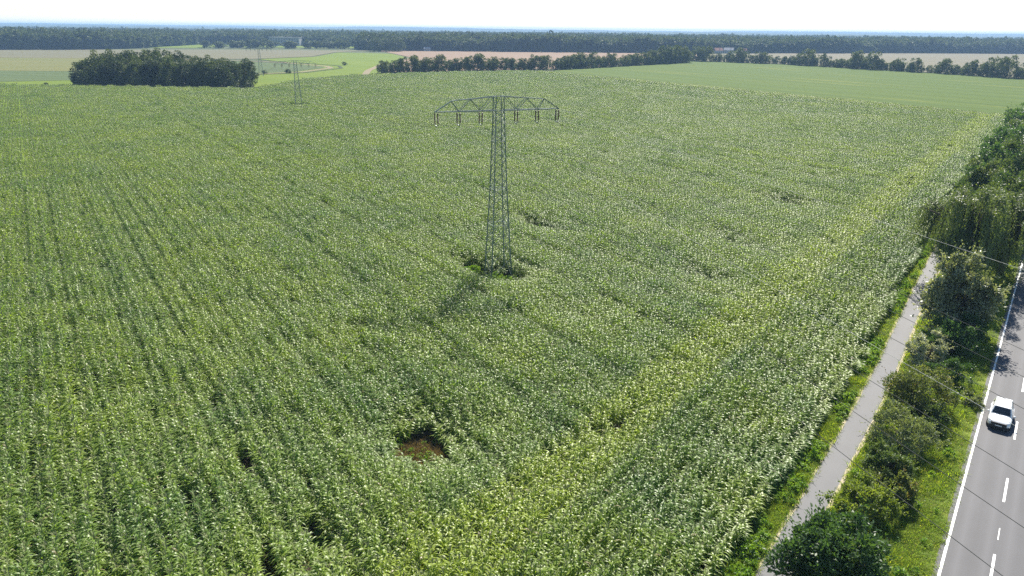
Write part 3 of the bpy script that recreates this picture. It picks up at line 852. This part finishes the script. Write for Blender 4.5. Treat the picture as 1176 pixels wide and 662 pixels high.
# weeping willow: curtains of hanging strands
def willow(seed, R, H, ns, mat):
    r = np.random.default_rng(seed)
    Cs, Ds, Ns, Ls, Ts = [], [], [], [], []
    mb = MB()
    mb.tube([(0, 0, -.2), (0.1, 0.1, H * .25), (0.0, -.1, H * .5)], [0.45, 0.38, 0.25], 8)
    cc = ellipsoid_clumps(r, 64, R * 0.88, H * 0.36, H * 0.97, .1, .2, 1.0, (0.4, 1.0), 0.28, False)
    tops = cc[r.integers(0, 64, ns)]; tops[:, :3] += r.normal(0, 1, (ns, 3)) * np.array((.42, .42, .22))
    ctint = {tuple(c): r.random() for c in cc}
    for i in range(ns):
        p = tops[i, :3].copy()
        if i % 9 == 0:
            b = Vector((0, 0, H * r.uniform(.3, .5))); c = Vector(p)
            mb.tube([b, (b + c) / 2 + Vector((0, 0, .5)), c], [.16, .1, .04], 5)
        out = np.array((p[0], p[1], 0)); out /= np.linalg.norm(out) + 1e-6
        ln = min(p[2] - 0.6, r.uniform(2.0, 5.5)); n = int(ln / 0.115); t = r.random()
        q = np.linspace(0, 1, n); sway = r.normal(0, .25, 3)
        C = p + out * (0.9 * np.sqrt(q))[:, None] + np.array((0, 0, -ln)) * q[:, None] ** 1.15 + sway * (q ** 2)[:, None] * .5 + r.normal(0, .07, (n, 3))
        D = np.array((0, 0, -1.0)) + r.normal(0, .45, (n, 3)) + out * 0.25
        Cs.append(C); Ds.append(D); Ns.append(out * .8 + np.array((0, 0, .5)) + r.normal(0, .5, (n, 3)))
        Ls.append(r.uniform(.20, .36, n)); Ts.append(np.clip(t * .6 + r.random(n) * .4, 0, 1))
    tc = cc[cc[:, 2] > H * .6]; m = 5000; kk_ = r.integers(0, len(tc), m); d_ = unit(r, m); d_[:, 2] = np.abs(d_[:, 2])
    Cs.append(tc[kk_, :3] + d_ * r.uniform(.3, .95, (m, 1))); Ds.append(d_ + unit(r, m) * .8); Ns.append(d_ + np.array((0, 0, .8)) + unit(r, m) * .5)
    Ls.append(r.uniform(.2, .4, m)); Ts.append(np.clip(.35 + r.random(m) * .65, 0, 1))  # top leaves tinted lighter: sunlit crown put into their colour
    C = np.vstack(Cs); L = np.concatenate(Ls)
    V, F = leaf_quads(C, np.vstack(Ds), np.vstack(Ns), L, L * 0.34)
    me = np_mesh('crown', V, F, np.repeat(np.concatenate(Ts), 4)); me.materials.append(mat)
    return me, mb.mesh('trunk', True)
for i, (u, v, R, H, ns, lab) in enumerate([
        (95.0, -5.6, 5.8, 12.5, 1200, 'big weeping willow with drooping curtains hanging over the path'),
        (103.0, -1.8, 5.4, 11.5, 800, 'second weeping willow beside the road, right of the big one')]):
    cm, tm = willow(70 + i, R, H, ns, M['leaf_willow'])
    plant_thing('weeping_willow', UV(u, v), cm, tm, lab, 'tree', 'bushes and trees between path and road')

# the avenue farther along the road
AV = [(113, -6.2, 4.2, 9.5, 'leaf_mid', 'green tree just behind the big weeping willow on the path side'), (122, -2.6, 4.6, 11, 'leaf_mid', 'tall tree behind the second willow on the road side'),
      (131, -6.8, 4.3, 10, 'leaf_willow', 'third tree behind the willows on the path side'), (142, -3.4, 4.8, 11.5, 'leaf_mid', 'broad tree in the middle of the avenue'),
      (153, -7.4, 4.4, 10, 'leaf_dark', 'dark tree farther along the avenue by the maize'), (166, -4.0, 5.0, 11, 'leaf_mid', 'green tree in the far half of the avenue'),
      (181, -7.6, 4.8, 11, 'leaf_dark', 'dark tree second from the far end of the avenue in view'), (199, -5.0, 5.0, 12, 'leaf_mid', 'tree near the far end of the avenue at the right edge'),
      (222, -8.0, 5.2, 12, 'leaf_dark', 'last small dark tree of the avenue at the right edge')]
for i, (u, v, R, H, mk, lab) in enumerate(AV):
    r = np.random.default_rng(400 + i)
    cl = ellipsoid_clumps(r, 70, R * 0.85, 1.0, H * 0.95, R * 0.15, R * 0.3, 1.0, (0.45, 0.95), 0.3)
    cm = crown_mesh('crown', 450 + i, cl, 9000, 0.40, 0.5, 0.4, 0.4, (0, 0, H * .4), M[mk], shoots=120)
    plant_thing('avenue_tree', UV(u, v), cm, trunk_mesh('trunk', r, H * .55, .22, cl, 8), lab, 'tree', 'trees of the avenue along the road')

# ---- far trees: a few crowns shared by many individuals
def far_protos_make(seed, n, R, H, mats, leaves, size, h0=0.3, nc=34):
    out = []
    for i in range(n):
        r = np.random.default_rng(seed + i)
        cl = ellipsoid_clumps(r, nc, R * .85, h0, H * .94, R * .22, R * .38, 1.0, (0.4, 0.95), 0.22)
        tm = trunk_mesh('trunk', r, H * .5, .2, cl, 3); tm.materials.append(M['bark'])
        out.append((crown_mesh('crown', seed + 50 + i, cl, leaves, size, 0.6, 0.12, 0.3, (0, 0, H * .35), mats[i % len(mats)]), tm))
    return out
copse_p = far_protos_make(5000, 6, 5.6, 15.5, [M['leaf_copse'], M['leaf_far'], M['leaf_copse']], 4200, 0.66, -0.6, 60)
r = np.random.default_rng(31)
spots = []
for row, (y0, n, x0, x1) in enumerate(((345, 12, -203, -136), (354, 12, -206, -134), (364, 12, -205, -135), (375, 11, -201, -138), (387, 10, -197, -141))):
    for j in range(n):
        spots.append((x0 + (x1 - x0) * j / (n - 1) + r.normal(0, 1.0), y0 + r.normal(0, 1.4), row, j, n))
for k, (x, y, row, j, n) in enumerate(spots):
    cm, tm = copse_p[k % 6]
    edge = j in (0, n - 1)
    lab = 'dense dark deciduous tree of the oblong copse'
    hgt = 0.90 + 0.16 * math.sin(j * 0.55 + 0.6) * (row > 0) + r.uniform(-.08, .08) - (0.12 if edge else 0)
    plant_thing('copse_tree', (x, y, 0), cm, tm, lab, 'tree', 'trees of the dark oblong copse', r.uniform(0, 6.28), (1.0, 1.0, hgt))

hedge_p = far_protos_make(6000, 6, 4.2, 9.0, [M['leaf_far'], M['leaf_far2']], 2000, 0.62, -0.8, 40)
def along(pts, step, jit, r):
    pts = [np.array(p, float) for p in pts]; out = []
    for a, b in zip(pts[:-1], pts[1:]):
        L = np.hypot(*(b - a)); n = max(1, int(L / step))
        for i in range(n): out.append(a + (b - a) * (i + r.uniform(.1, .9)) / n + r.normal(0, jit, 2))
    return out
r = np.random.default_rng(77)
k = 0
for p in along([(-90, 484), (-38, 525), (33, 562), (79, 614), (130, 676), (164, 719)], 4.4, 0.9, r):
    t = (p[1] - 484) / 235
    if r.random() < 0.10 and 0.3 < t < .8: continue
    s = r.uniform(0.95, 1.42) * (1.0 + 0.55 * max(0, t - 0.72) / 0.28)
    cm, tm = hedge_p[k % 6]; k += 1
    plant_thing('hedge_tree', (p[0], p[1], 0), cm, tm, ('leftmost bushy tree of the middle row, beside the sandy farm track' if k == 1 else 'bushy green tree in the middle row between maize and stubble field'), 'tree', 'trees of the middle row', r.uniform(0, 6.28), (s, s, s * r.uniform(.9, 1.1)))
for p in along([(178, 762), (216, 738), (255, 703), (298, 618), (332, 551), (352, 503), (372, 455)], 4.3, 1.2, r):
    if r.random() < 0.03: continue
    s = r.choice([0.7, 0.85, 1.0, 1.3, 1.75], p=[.22, .28, .25, .16, .09])
    cm, tm = hedge_p[k % 6]; k += 1
    plant_thing('hedge_tree', (p[0], p[1], 0), cm, tm, 'uneven dark tree in the right row beyond the smooth green field', 'tree', 'trees of the right row', r.uniform(0, 6.28), (s * 1.05, s * 1.05, s))
for (x, y, s, lab) in ((-147, 478, 0.42, 'small dark bush right of the copse at the meadow edge'), (-160, 472, 0.36, 'low dark bush close to the right end of the copse'), (-136, 590, 0.42, 'single small tree on the bend of the dirt track'),
                       (-224, 350, 0.3, 'low dark bush in the grass strip left of the copse')):
    cm, tm = hedge_p[k % 6]; k += 1
    plant_thing('bush', (x, y, 0), cm, tm, lab, 'bush', None, 0, (s * 1.3, s, s * .8))
# clump of big trees at the meadow's far end
for i, (x, y) in enumerate(((-176, 965), (-168, 972), (-160, 968), (-185, 975), (-150, 975))):
    cm, tm = copse_p[i % 6]
    plant_thing('meadow_tree', (x, y, 0), cm, tm, 'broad tree of the round clump at the far end of the meadow', 'tree', 'round clump at the far meadow end', i, (1.3, 1.3, 1.1))

# ---- the forest that closes the view, one mass
forest_p = [q[0] for q in far_protos_make(7000, 6, 5.2, 19.0, [M['leaf_far'], M['leaf_copse'], M['leaf_far2']], 520, 1.5, 1.0, 22)]
front = [(-1400, 560), (-1000, 716), (-620, 868), (-535, 905), (-500, 1000), (-520, 1245), (-440, 1250), (-440, 1235), (-230, 1225), (-224, 1075), (-190, 1010), (59, 1024), (192, 1033), (262, 1045), (300, 1075), (475, 1120), (640, 1190), (829, 1216), (1500, 1330)]
fpoly = front + [(2600, 2300), (0, 3000), (-2600, 2300)]
r = np.random.default_rng(15)
cand = np.vstack([np.stack([r.uniform(-2600, 2600, 60000), r.uniform(540, 3000, 60000)], 1), np.stack([r.uniform(-1100, 1100, 32000), r.uniform(800, 1500, 32000)], 1)])
cand = cand[inside(cand, fpoly)]
cand = cand[np.abs(cand[:, 0]) < 0.86 * cand[:, 1] + 60]
edge = np.array(along([p for p in front[1:5]] , 5, 2, r) + along([front[5], front[6]], 6, 2, r) + along(front[8:], 5.5, 2, r) + along([(-440, 1040), (-330, 1062), (-224, 1072)], 6, 6, r))
rows = [edge + np.array((0, 7.0 * j)) + r.normal(0, 2, edge.shape) for j in range(3)]
cand = np.vstack([cand] + rows)
n = len(cand)
big = smooth_noise(cand, 60, 4)
hs = 0.62 + 0.45 * big + 0.28 * smooth_noise(cand, 17, 6) + r.normal(0, .10, n)
low = (cand[:, 0] > -445) & (cand[:, 0] < -224) & (cand[:, 1] < 1100)
hs[low] *= 0.6
wid = r.uniform(0.85, 1.55, n)
print('forest', n)
scatter('forest', forest_p, np.hstack([cand, np.zeros((n, 1))]), np.stack([np.zeros(n), np.zeros(n), r.uniform(0, 6.28, n)], 1),
        np.stack([wid, wid, hs], 1), r.integers(0, 6, n), 'distant bluish forest closing the view', 'forest')

# ------------------------------------------------------------------ far buildings
M['render_white'] = plain('white_render', (0.36, 0.36, 0.34), 0.8, nscale=.3, namp=.06)
M['roof_grey'] = plain('grey_roof', (0.30, 0.30, 0.31), 0.8)
M['roof_red'] = plain('red_tiles', (0.27, 0.11, 0.075), 0.85, nscale=1.5)
M['glass_dark'] = plain('window_glass', (0.03, 0.035, 0.045), 0.12)
def long_building():
    o = empty('long_building', (-375, 1222, 0), math.radians(-4))
    tag(o, 'long white building with rows of dark windows above the trees', 'building')
    MB().box(-25, 25, -6, 6, 0, 12.6).build('wall', M['render_white'], o)
    MB().box(-25.4, 25.4, -6.4, 6.4, 12.6, 13.2).build('roof', M['roof_grey'], o)
    w = MB().box(-1.3, 1.3, -0.06, 0.06, -1.1, 1.1).mesh('window')
    for z in (3.4, 6.8, 10.2):
        for x in np.arange(-22, 22.1, 4.4):
            q = link('window', w, M['glass_dark'] if not w.materials else None, o); q.location = (x, -6.03, z)
long_building()
def house(loc, rz, w, d, h, rh, roof, label, wall='render_white'):
    o = empty('house', loc, rz); tag(o, label, 'house', 'small houses at the forest edge')
    MB().box(-w/2, w/2, -d/2, d/2, 0, h).build('wall', M[wall], o)
    rf = MB(); e = .4
    rf.add([(-w/2-e, -d/2-e, h-.15), (w/2+e, -d/2-e, h-.15), (w/2+e, d/2+e, h-.15), (-w/2-e, d/2+e, h-.15), (-w/2-e, 0, h+rh), (w/2+e, 0, h+rh)],
           [(0, 1, 5, 4), (2, 3, 4, 5), (0, 4, 3), (1, 2, 5), (3, 2, 1, 0)])
    rf_o = rf.build('roof', M[roof], o)
    MB().box(w*.2, w*.2+.7, -.35, .35, h+rh-.9, h+rh+.9).build('chimney', M['roof_red'], rf_o)
    for x in (-w*.28, w*.28): MB().box(x-.7, x+.7, -d/2-.05, -d/2+.03, 1.2, 2.6).build('window', M['glass_dark'], o)
    MB().box(-.5, .5, -d/2-.05, -d/2+.03, 0, 2.1).build('door', M['bark'], o)
house((283, 1036, 0), .2, 11, 8, 4.2, 3.4, 'roof_red', 'small white house with red roof at the forest edge right of the middle tree row')
house((304, 1058, 0), -.3, 13, 8, 4.4, 3.2, 'roof_grey', 'white house with grey roof right of the red roofed house')
house((330, 1074, 0), .1, 9, 7, 3.6, 2.8, 'roof_red', 'small house with red roof, rightmost of the three by the fallow field')
house((-118, 1004, 0), .1, 9, 6, 3.2, 2.0, 'roof_grey', 'tiny white shed at the forest edge above the stubble field')

# ------------------------------------------------------------------ grass and weeds
def tuft(seed, n, h, spread, w):
    r = np.random.default_rng(seed); V = []; F = []; T = []
    for i in range(n):
        a = r.uniform(0, 6.28); p = np.array((*(r.normal(0, spread, 2)), 0.0)); H = h * r.uniform(.5, 1.2)
        d = np.array((math.cos(a), math.sin(a), 0)); s = np.array((-d[1], d[0], 0)) * w * r.uniform(.7, 1.3); ln = r.uniform(.2, .7)
        pts = [p, p + np.array((0, 0, H * .6)) + d * H * ln * .35, p + np.array((0, 0, H)) * r.uniform(.75, 1) + d * H * ln]
        b = len(V)
        for q, ww in zip(pts, (1, .8, .15)): V += [q - s * ww, q + s * ww]
        t = r.random(); T += [t] * 6
        F += [(b, b+1, b+3, b+2), (b+2, b+3, b+5, b+4)]
    me = np_mesh('tuft', np.array(V), np.array(F), T); me.materials.append(M['grass']); return me
def weed(seed, R, H, n, ls):
    r = np.random.default_rng(seed); cl = ellipsoid_clumps(r, 12, R * .8, .0, H * .9, R * .25, R * .4, 1.0)
    return crown_mesh('weed', seed + 1, cl, n, ls, .55, .6, .5, (0, 0, H * .3), M['weed'])
gp = [tuft(10 + i, 46, .34 + .05 * i, .16, .012) for i in range(5)]
wp = [weed(40 + 3 * i, .42, .62, 240, .13) for i in range(4)]
r = np.random.default_rng(5)
def verge_pts(n, v0f, v1f, u0, u1, pw=1.6):
    u = u0 + (u1 - u0) * r.random(n) ** pw; f = r.random(n); a = v0f(u); b = v1f(u); v = a + (b - a) * f
    return u, v
L = []
for n, a, b, u0, u1 in ((17000, lambda u: path_c(u) + 1.14, lambda u: u * 0 - .30, 20, 260), (6500, lambda u: CORN_EDGE(u) - .3, lambda u: path_c(u) - 1.12, 22, 260), (3000, lambda u: u * 0 + 5.05, lambda u: u * 0 + 9.0, 20, 120)):
    L.append(np.stack(verge_pts(n, a, b, u0, u1), 1))
uv = np.vstack(L); P2 = uv[:, :1] * E_ + uv[:, 1:] * N_
n = len(P2); hsc = (0.32 + 0.62 * smooth_noise(P2, 1.7, 8)) * r.uniform(.7, 1.2, n) * np.where(uv[:, 1] > -1.0, .6, 1.0)
scatter('verge_grass', gp, np.hstack([P2, np.full((n, 1), -.03)]), np.stack([r.normal(0, .1, n), r.normal(0, .1, n), r.uniform(0, 6.28, n)], 1),
        np.stack([r.uniform(.9, 1.5, n)] * 2 + [hsc], 1), r.integers(0, 5, n), 'long sunlit yellow green grass along path and road', 'grass')
L = []
for n, a, b, u0, u1 in ((2600, lambda u: CORN_EDGE(u) - .7, lambda u: path_c(u) - 1.15, 24, 230), (420, lambda u: path_c(u) + 1.2, lambda u: u * 0 - .9, 24, 200)):
    L.append(np.stack(verge_pts(n, a, b, u0, u1, 1.3), 1))
uv = np.vstack(L); P2 = uv[:, :1] * E_ + uv[:, 1:] * N_; kk = smooth_noise(P2, 2.4, 14) > .42; P2 = P2[kk]; n = len(P2)
# weeds also fill the holes in the maize
hp = []
for hi, (hx, hy, ra, rc, st) in enumerate(HOLES):
    m_ = int((20 if hi else 4) * ra * rc * st); hp.append(np.array((hx, hy)) + (r.normal(0, .42, (m_, 1)) * ra) * ROWDIR + (r.normal(0, .42, (m_, 1)) * rc) * ROWPERP)
hp = np.vstack(hp); P2 = np.vstack([P2, hp]); n2 = len(P2); sc = r.uniform(.5, 1.25, n2); sc[n:] *= .95
scatter('verge_weeds', wp, np.hstack([P2, np.full((n2, 1), -.03)]), np.stack([np.zeros(n2), np.zeros(n2), r.uniform(0, 6.28, n2)], 1),
        np.stack([sc, sc, sc * r.uniform(.6, 1.1, n2)], 1), r.integers(0, 4, n2), 'bright green broad leaved weeds beside the path and in crop gaps', 'weeds')
M['dead_weed'] = leaf_mat('dead_weed', (0.185, 0.135, 0.06), (0.29, 0.215, 0.10), .3, .8, .1)
dm = tuft(77, 3000, .40, .95, .016); dm.materials.clear(); dm.materials.append(M['dead_weed'])
o = link('dry_residue', tuft(78, 700, .30, .45, .012)); o.data.materials.clear(); o.data.materials.append(M['dead_weed']); o.location = (-11.0, 32.5, 0); tag(o, 'small pale patch of dry residue in a crop gap at the lower left', 'weeds', kind='stuff')
o = link('dead_weeds', dm); o.location = (-6.4, 42.2, 0); tag(o, 'patch of dead brown weeds in a gap of the maize', 'weeds', kind='stuff')
for i, (x, y, s, lab) in enumerate(((-4.6, 79.6, .8, 'bush at the left foot of the large pylon'), (-3.4, 78.9, .62, 'low bush left of the pylon feet'), (1.0, 78.4, .7, 'bush at the right foot of the large pylon'))):
    rr = np.random.default_rng(60 + i); cl = ellipsoid_clumps(rr, 16, 1.3, .1, 1.9, .3, .5, 1.0)
    plant_thing('bush', (x, y, 0), crown_mesh('crown', 61 + i, cl, 1500, .2, .5, .5, .4, (0, 0, .6), M['leaf_mid' if i else 'weed']), None, lab, 'bush', None, 0, s)

# marker post in the verge
mp = empty('verge_post', UV(61.6, -1.15)); tag(mp, 'short dark wooden post in the grass beside the road', 'post')
MB().tube([(0, 0, -.1), (.03, 0, .85)], [.05, .045], 8).build('shaft', M['bark'], mp)
MB().lathe([(.06, .82), (.06, .86), (.02, .92)], 8, 'Z', (.03, 0, 0)).build('cap', M['bark'], mp)

# ------------------------------------------------------------------ car
M['car_white'] = plain('white_car_paint', (0.80, 0.81, 0.82), 0.25, 0.0, 0.6)
M['car_white'].node_tree.nodes['Principled BSDF'].inputs['Coat Weight'].default_value = 0.6
M['car_glass'] = plain('tinted_car_glass', (0.025, 0.03, 0.035), 0.06, 0, 0.8)
M['black_trim'] = plain('black_plastic', (0.018, 0.018, 0.019), 0.55)
M['rubber'] = plain('rubber', (0.025, 0.025, 0.026), 0.85)
M['alloy'] = plain('alloy', (0.42, 0.42, 0.44), 0.35, 0.8)
M['lamp'] = plain('lamp_lens', (0.30, 0.33, 0.36), 0.08, 0.0, 0.9)
M['lamp_red'] = plain('tail_lens', (0.35, 0.02, 0.02), 0.15)
M['plate'] = plain('plate', (0.7, 0.7, 0.68), 0.5)

def make_car():
    """front towards -Y, length 4.35 m"""
    root = empty('car')
    def loft(st, n=20, name='body', mat=None, parent=root, p=4.0):
        mb = MB(); vs = []
        for y, hw, z0, z1 in st:
            cz, hz = (z0 + z1) / 2, (z1 - z0) / 2
            for k in range(n):
                t = 2 * math.pi * (k + .5) / n; c, s_ = math.cos(t), math.sin(t)
                vs.append((hw * math.copysign(abs(c) ** (2 / p), c), y, cz + hz * math.copysign(abs(s_) ** (2 / p), s_)))
        fs = [(i*n+k, i*n+(k+1) % n, (i+1)*n+(k+1) % n, (i+1)*n+k)[::-1] for i in range(len(st)-1) for k in range(n)]
        fs += [tuple(range(n)), tuple((len(st)-1)*n + k for k in range(n))[::-1]]
        mb.add(vs, fs); return mb.build(name, mat, parent, True)
    body = loft([(-2.17, .62, .36, .66), (-2.10, .76, .28, .74), (-1.9, .85, .24, .84), (-1.5, .89, .22, .94), (-0.95, .90, .22, 1.01), (0, .90, .22, 1.03), (1.2, .90, .22, 1.04), (1.8, .87, .24, 1.04), (2.08, .80, .30, 1.0), (2.17, .70, .36, .9)],
                24, 'body', M['car_white'])
    # cabin: pillars and roof as one shell, panes set into it 3 mm proud
    B = [(-.81, -.92, 1.0), (.81, -.92, 1.0), (.79, 2.05, 1.02), (-.79, 2.05, 1.02)]
    Rf = [(-.65, -.38, 1.58), (.65, -.38, 1.58), (.63, 1.75, 1.56), (-.63, 1.75, 1.56)]
    Mid = [(-.63, .5, 1.63), (.63, .5, 1.63)]
    cab = MB().add(B + Rf + Mid, [(0, 1, 5, 4), (2, 3, 7, 6), (1, 2, 6, 9, 5), (3, 0, 4, 8, 7), (4, 5, 9, 8), (8, 9, 6, 7)])
    cabin = cab.build('cabin', M['car_white'], root)
    bv = cabin.modifiers.new('soft', 'BEVEL'); bv.width = .06; bv.segments = 3
    def pane(name, q, ins, parent, out, mat='car_glass'):
        q = [Vector(a) for a in q]; c = sum(q, Vector()) / len(q)
        n = (q[1] - q[0]).cross(q[-1] - q[0]).normalized()
        if n.dot(Vector(out)) < 0: n = -n
        f = [a + (c - a) * ins for a in q]
        k = len(f)
        MB().add([a + n * .006 for a in f] + [a - n * .01 for a in f], [tuple(range(k))] + [tuple(range(2*k-1, k-1, -1))] + [(i, k+i, k+(i+1) % k, (i+1) % k) for i in range(k)]).build(name, M[mat], parent)
    pane('windshield', [B[0], B[1], Rf[1], Rf[0]], .12, root, (0, -1, .6))
    pane('rear_window', [B[3], B[2], Rf[2], Rf[3]], .16, root, (0, 1, .6))
    lerp = lambda a, b, t: tuple(a[i] + (b[i] - a[i]) * t for i in range(3))
    for s, (b0, b1, r0, r1) in ((1, (B[1], B[2], Rf[1], Rf[2])), (-1, (B[0], B[3], Rf[0], Rf[3]))):
        for t0, t1, q0, q1 in ((.06, .46, .02, .44), (.50, .92, .50, .96)):
            pane('side_window', [lerp(b0, b1, t0), lerp(b0, b1, t1), lerp(r0, r1, q1), lerp(r0, r1, q0)], .13, root, (s, 0, .3))
        for y0, y1 in ((-.85, .28), (.32, 1.35)):
            d = MB().box(s * .893 if s > 0 else -.907, s * .907 if s > 0 else -.893, y0, y1, .36, .93).build('door', M['car_white'], root)
            MB().box(s * .91 - .012, s * .91 + .012, y1 - .28, y1 - .1, .80, .83).build('handle', M['black_trim'], d)
        mi = MB().lathe([(.03, -.10), (.075, -.06), (.085, 0), (.07, .08), (.03, .11)], 10, 'X', (s * 1.0, -.72, 1.05)).build('mirror', M['car_white'], root, True)
        MB().box(min(s * .84, s * .95), max(s * .84, s * .95), -.73, -.69, .99, 1.03).build('bracket', M['black_trim'], mi)
        MB().add([(s*.50, -2.13, .66), (s*.80, -1.98, .66), (s*.84, -1.86, .80), (s*.54, -2.08, .77), (s*.50, -2.02, .66), (s*.78, -1.9, .66), (s*.80, -1.8, .80), (s*.54, -1.98, .77)],
                 [(0, 1, 2, 3), (7, 6, 5, 4), (0, 4, 5, 1), (1, 5, 6, 2), (2, 6, 7, 3), (3, 7, 4, 0)]).build('headlight', M['lamp'], root)
        MB().box(min(s*.52, s*.8), max(s*.52, s*.8), 2.06, 2.16, .72, .9).build('tail_light', M['lamp_red'], root)
        for y in (-1.34, 1.32):
            w = MB().lathe([(.20, -.10), (.31, -.105), (.335, -.06), (.335, .06), (.31, .105), (.20, .10)], 20, 'X', (s * .83, y, .335)).build('tyre', M['rubber'], root, True)
            MB().lathe([(.20, -.04), (.21, .0), (.20, .085), (.05, .10)] if s > 0 else [(.05, -.10), (.20, -.085), (.21, 0), (.20, .04)], 16, 'X', (s * .83, y, .335)).build('rim', M['alloy'], w)
        for k in (0,):
            MB().tube([(s * .60, -.2, 1.625), (s * .59, .6, 1.66), (s * .59, 1.5, 1.62)], .016, 6).build('roof_rail', M['black_trim'], root)
    MB().box(-.60, .60, -2.20, -2.0, .48, .74).build('grille_shade', M['black_trim'], root)  # black grille, enlarged so its colour also paints the shaded front
    MB().box(-.80, .80, -2.19, -1.9, .20, .46).build('bumper', M['black_trim'], root)
    MB().box(-.75, .75, 1.9, 2.185, .28, .45).build('bumper', M['black_trim'], root)
    MB().box(-.26, .26, -2.215, -2.20, .43, .52).build('number_plate', M['plate'], root)
    for s in (-1, 1): MB().tube([(s*.1, -.95, 1.035), (s*.1 - .35, -.84, 1.13)], .012, 5).build('wiper', M['black_trim'], root)
    return root
car = make_car()
car.location = UV(60.95, 1.27, 0.034); car.scale = (0.84, 0.84, 0.84)
car.rotation_euler.z = -math.radians(37.11)
tag(car, 'white car driving towards the viewer on the grey road', 'car')

# ------------------------------------------------------------------ haze
hz, nt, b = new_mat('haze_air')
nt.nodes.remove(b)
pv = nt.nodes.new('ShaderNodeVolumePrincipled')
pv.inputs['Color'].default_value = (0.40, 0.62, 0.98, 1)
pv.inputs['Density'].default_value = 0.00016
pv.inputs['Anisotropy'].default_value = 0.0
nt.links.new(pv.outputs[0], nt.nodes['Material Output'].inputs['Volume'])
o = MB().box(-10800, 10800, -600, 10900, -1.3, 56).build('haze', hz)
tag(o, 'thin bluish summer haze over the distance', 'haze', kind='stuff')
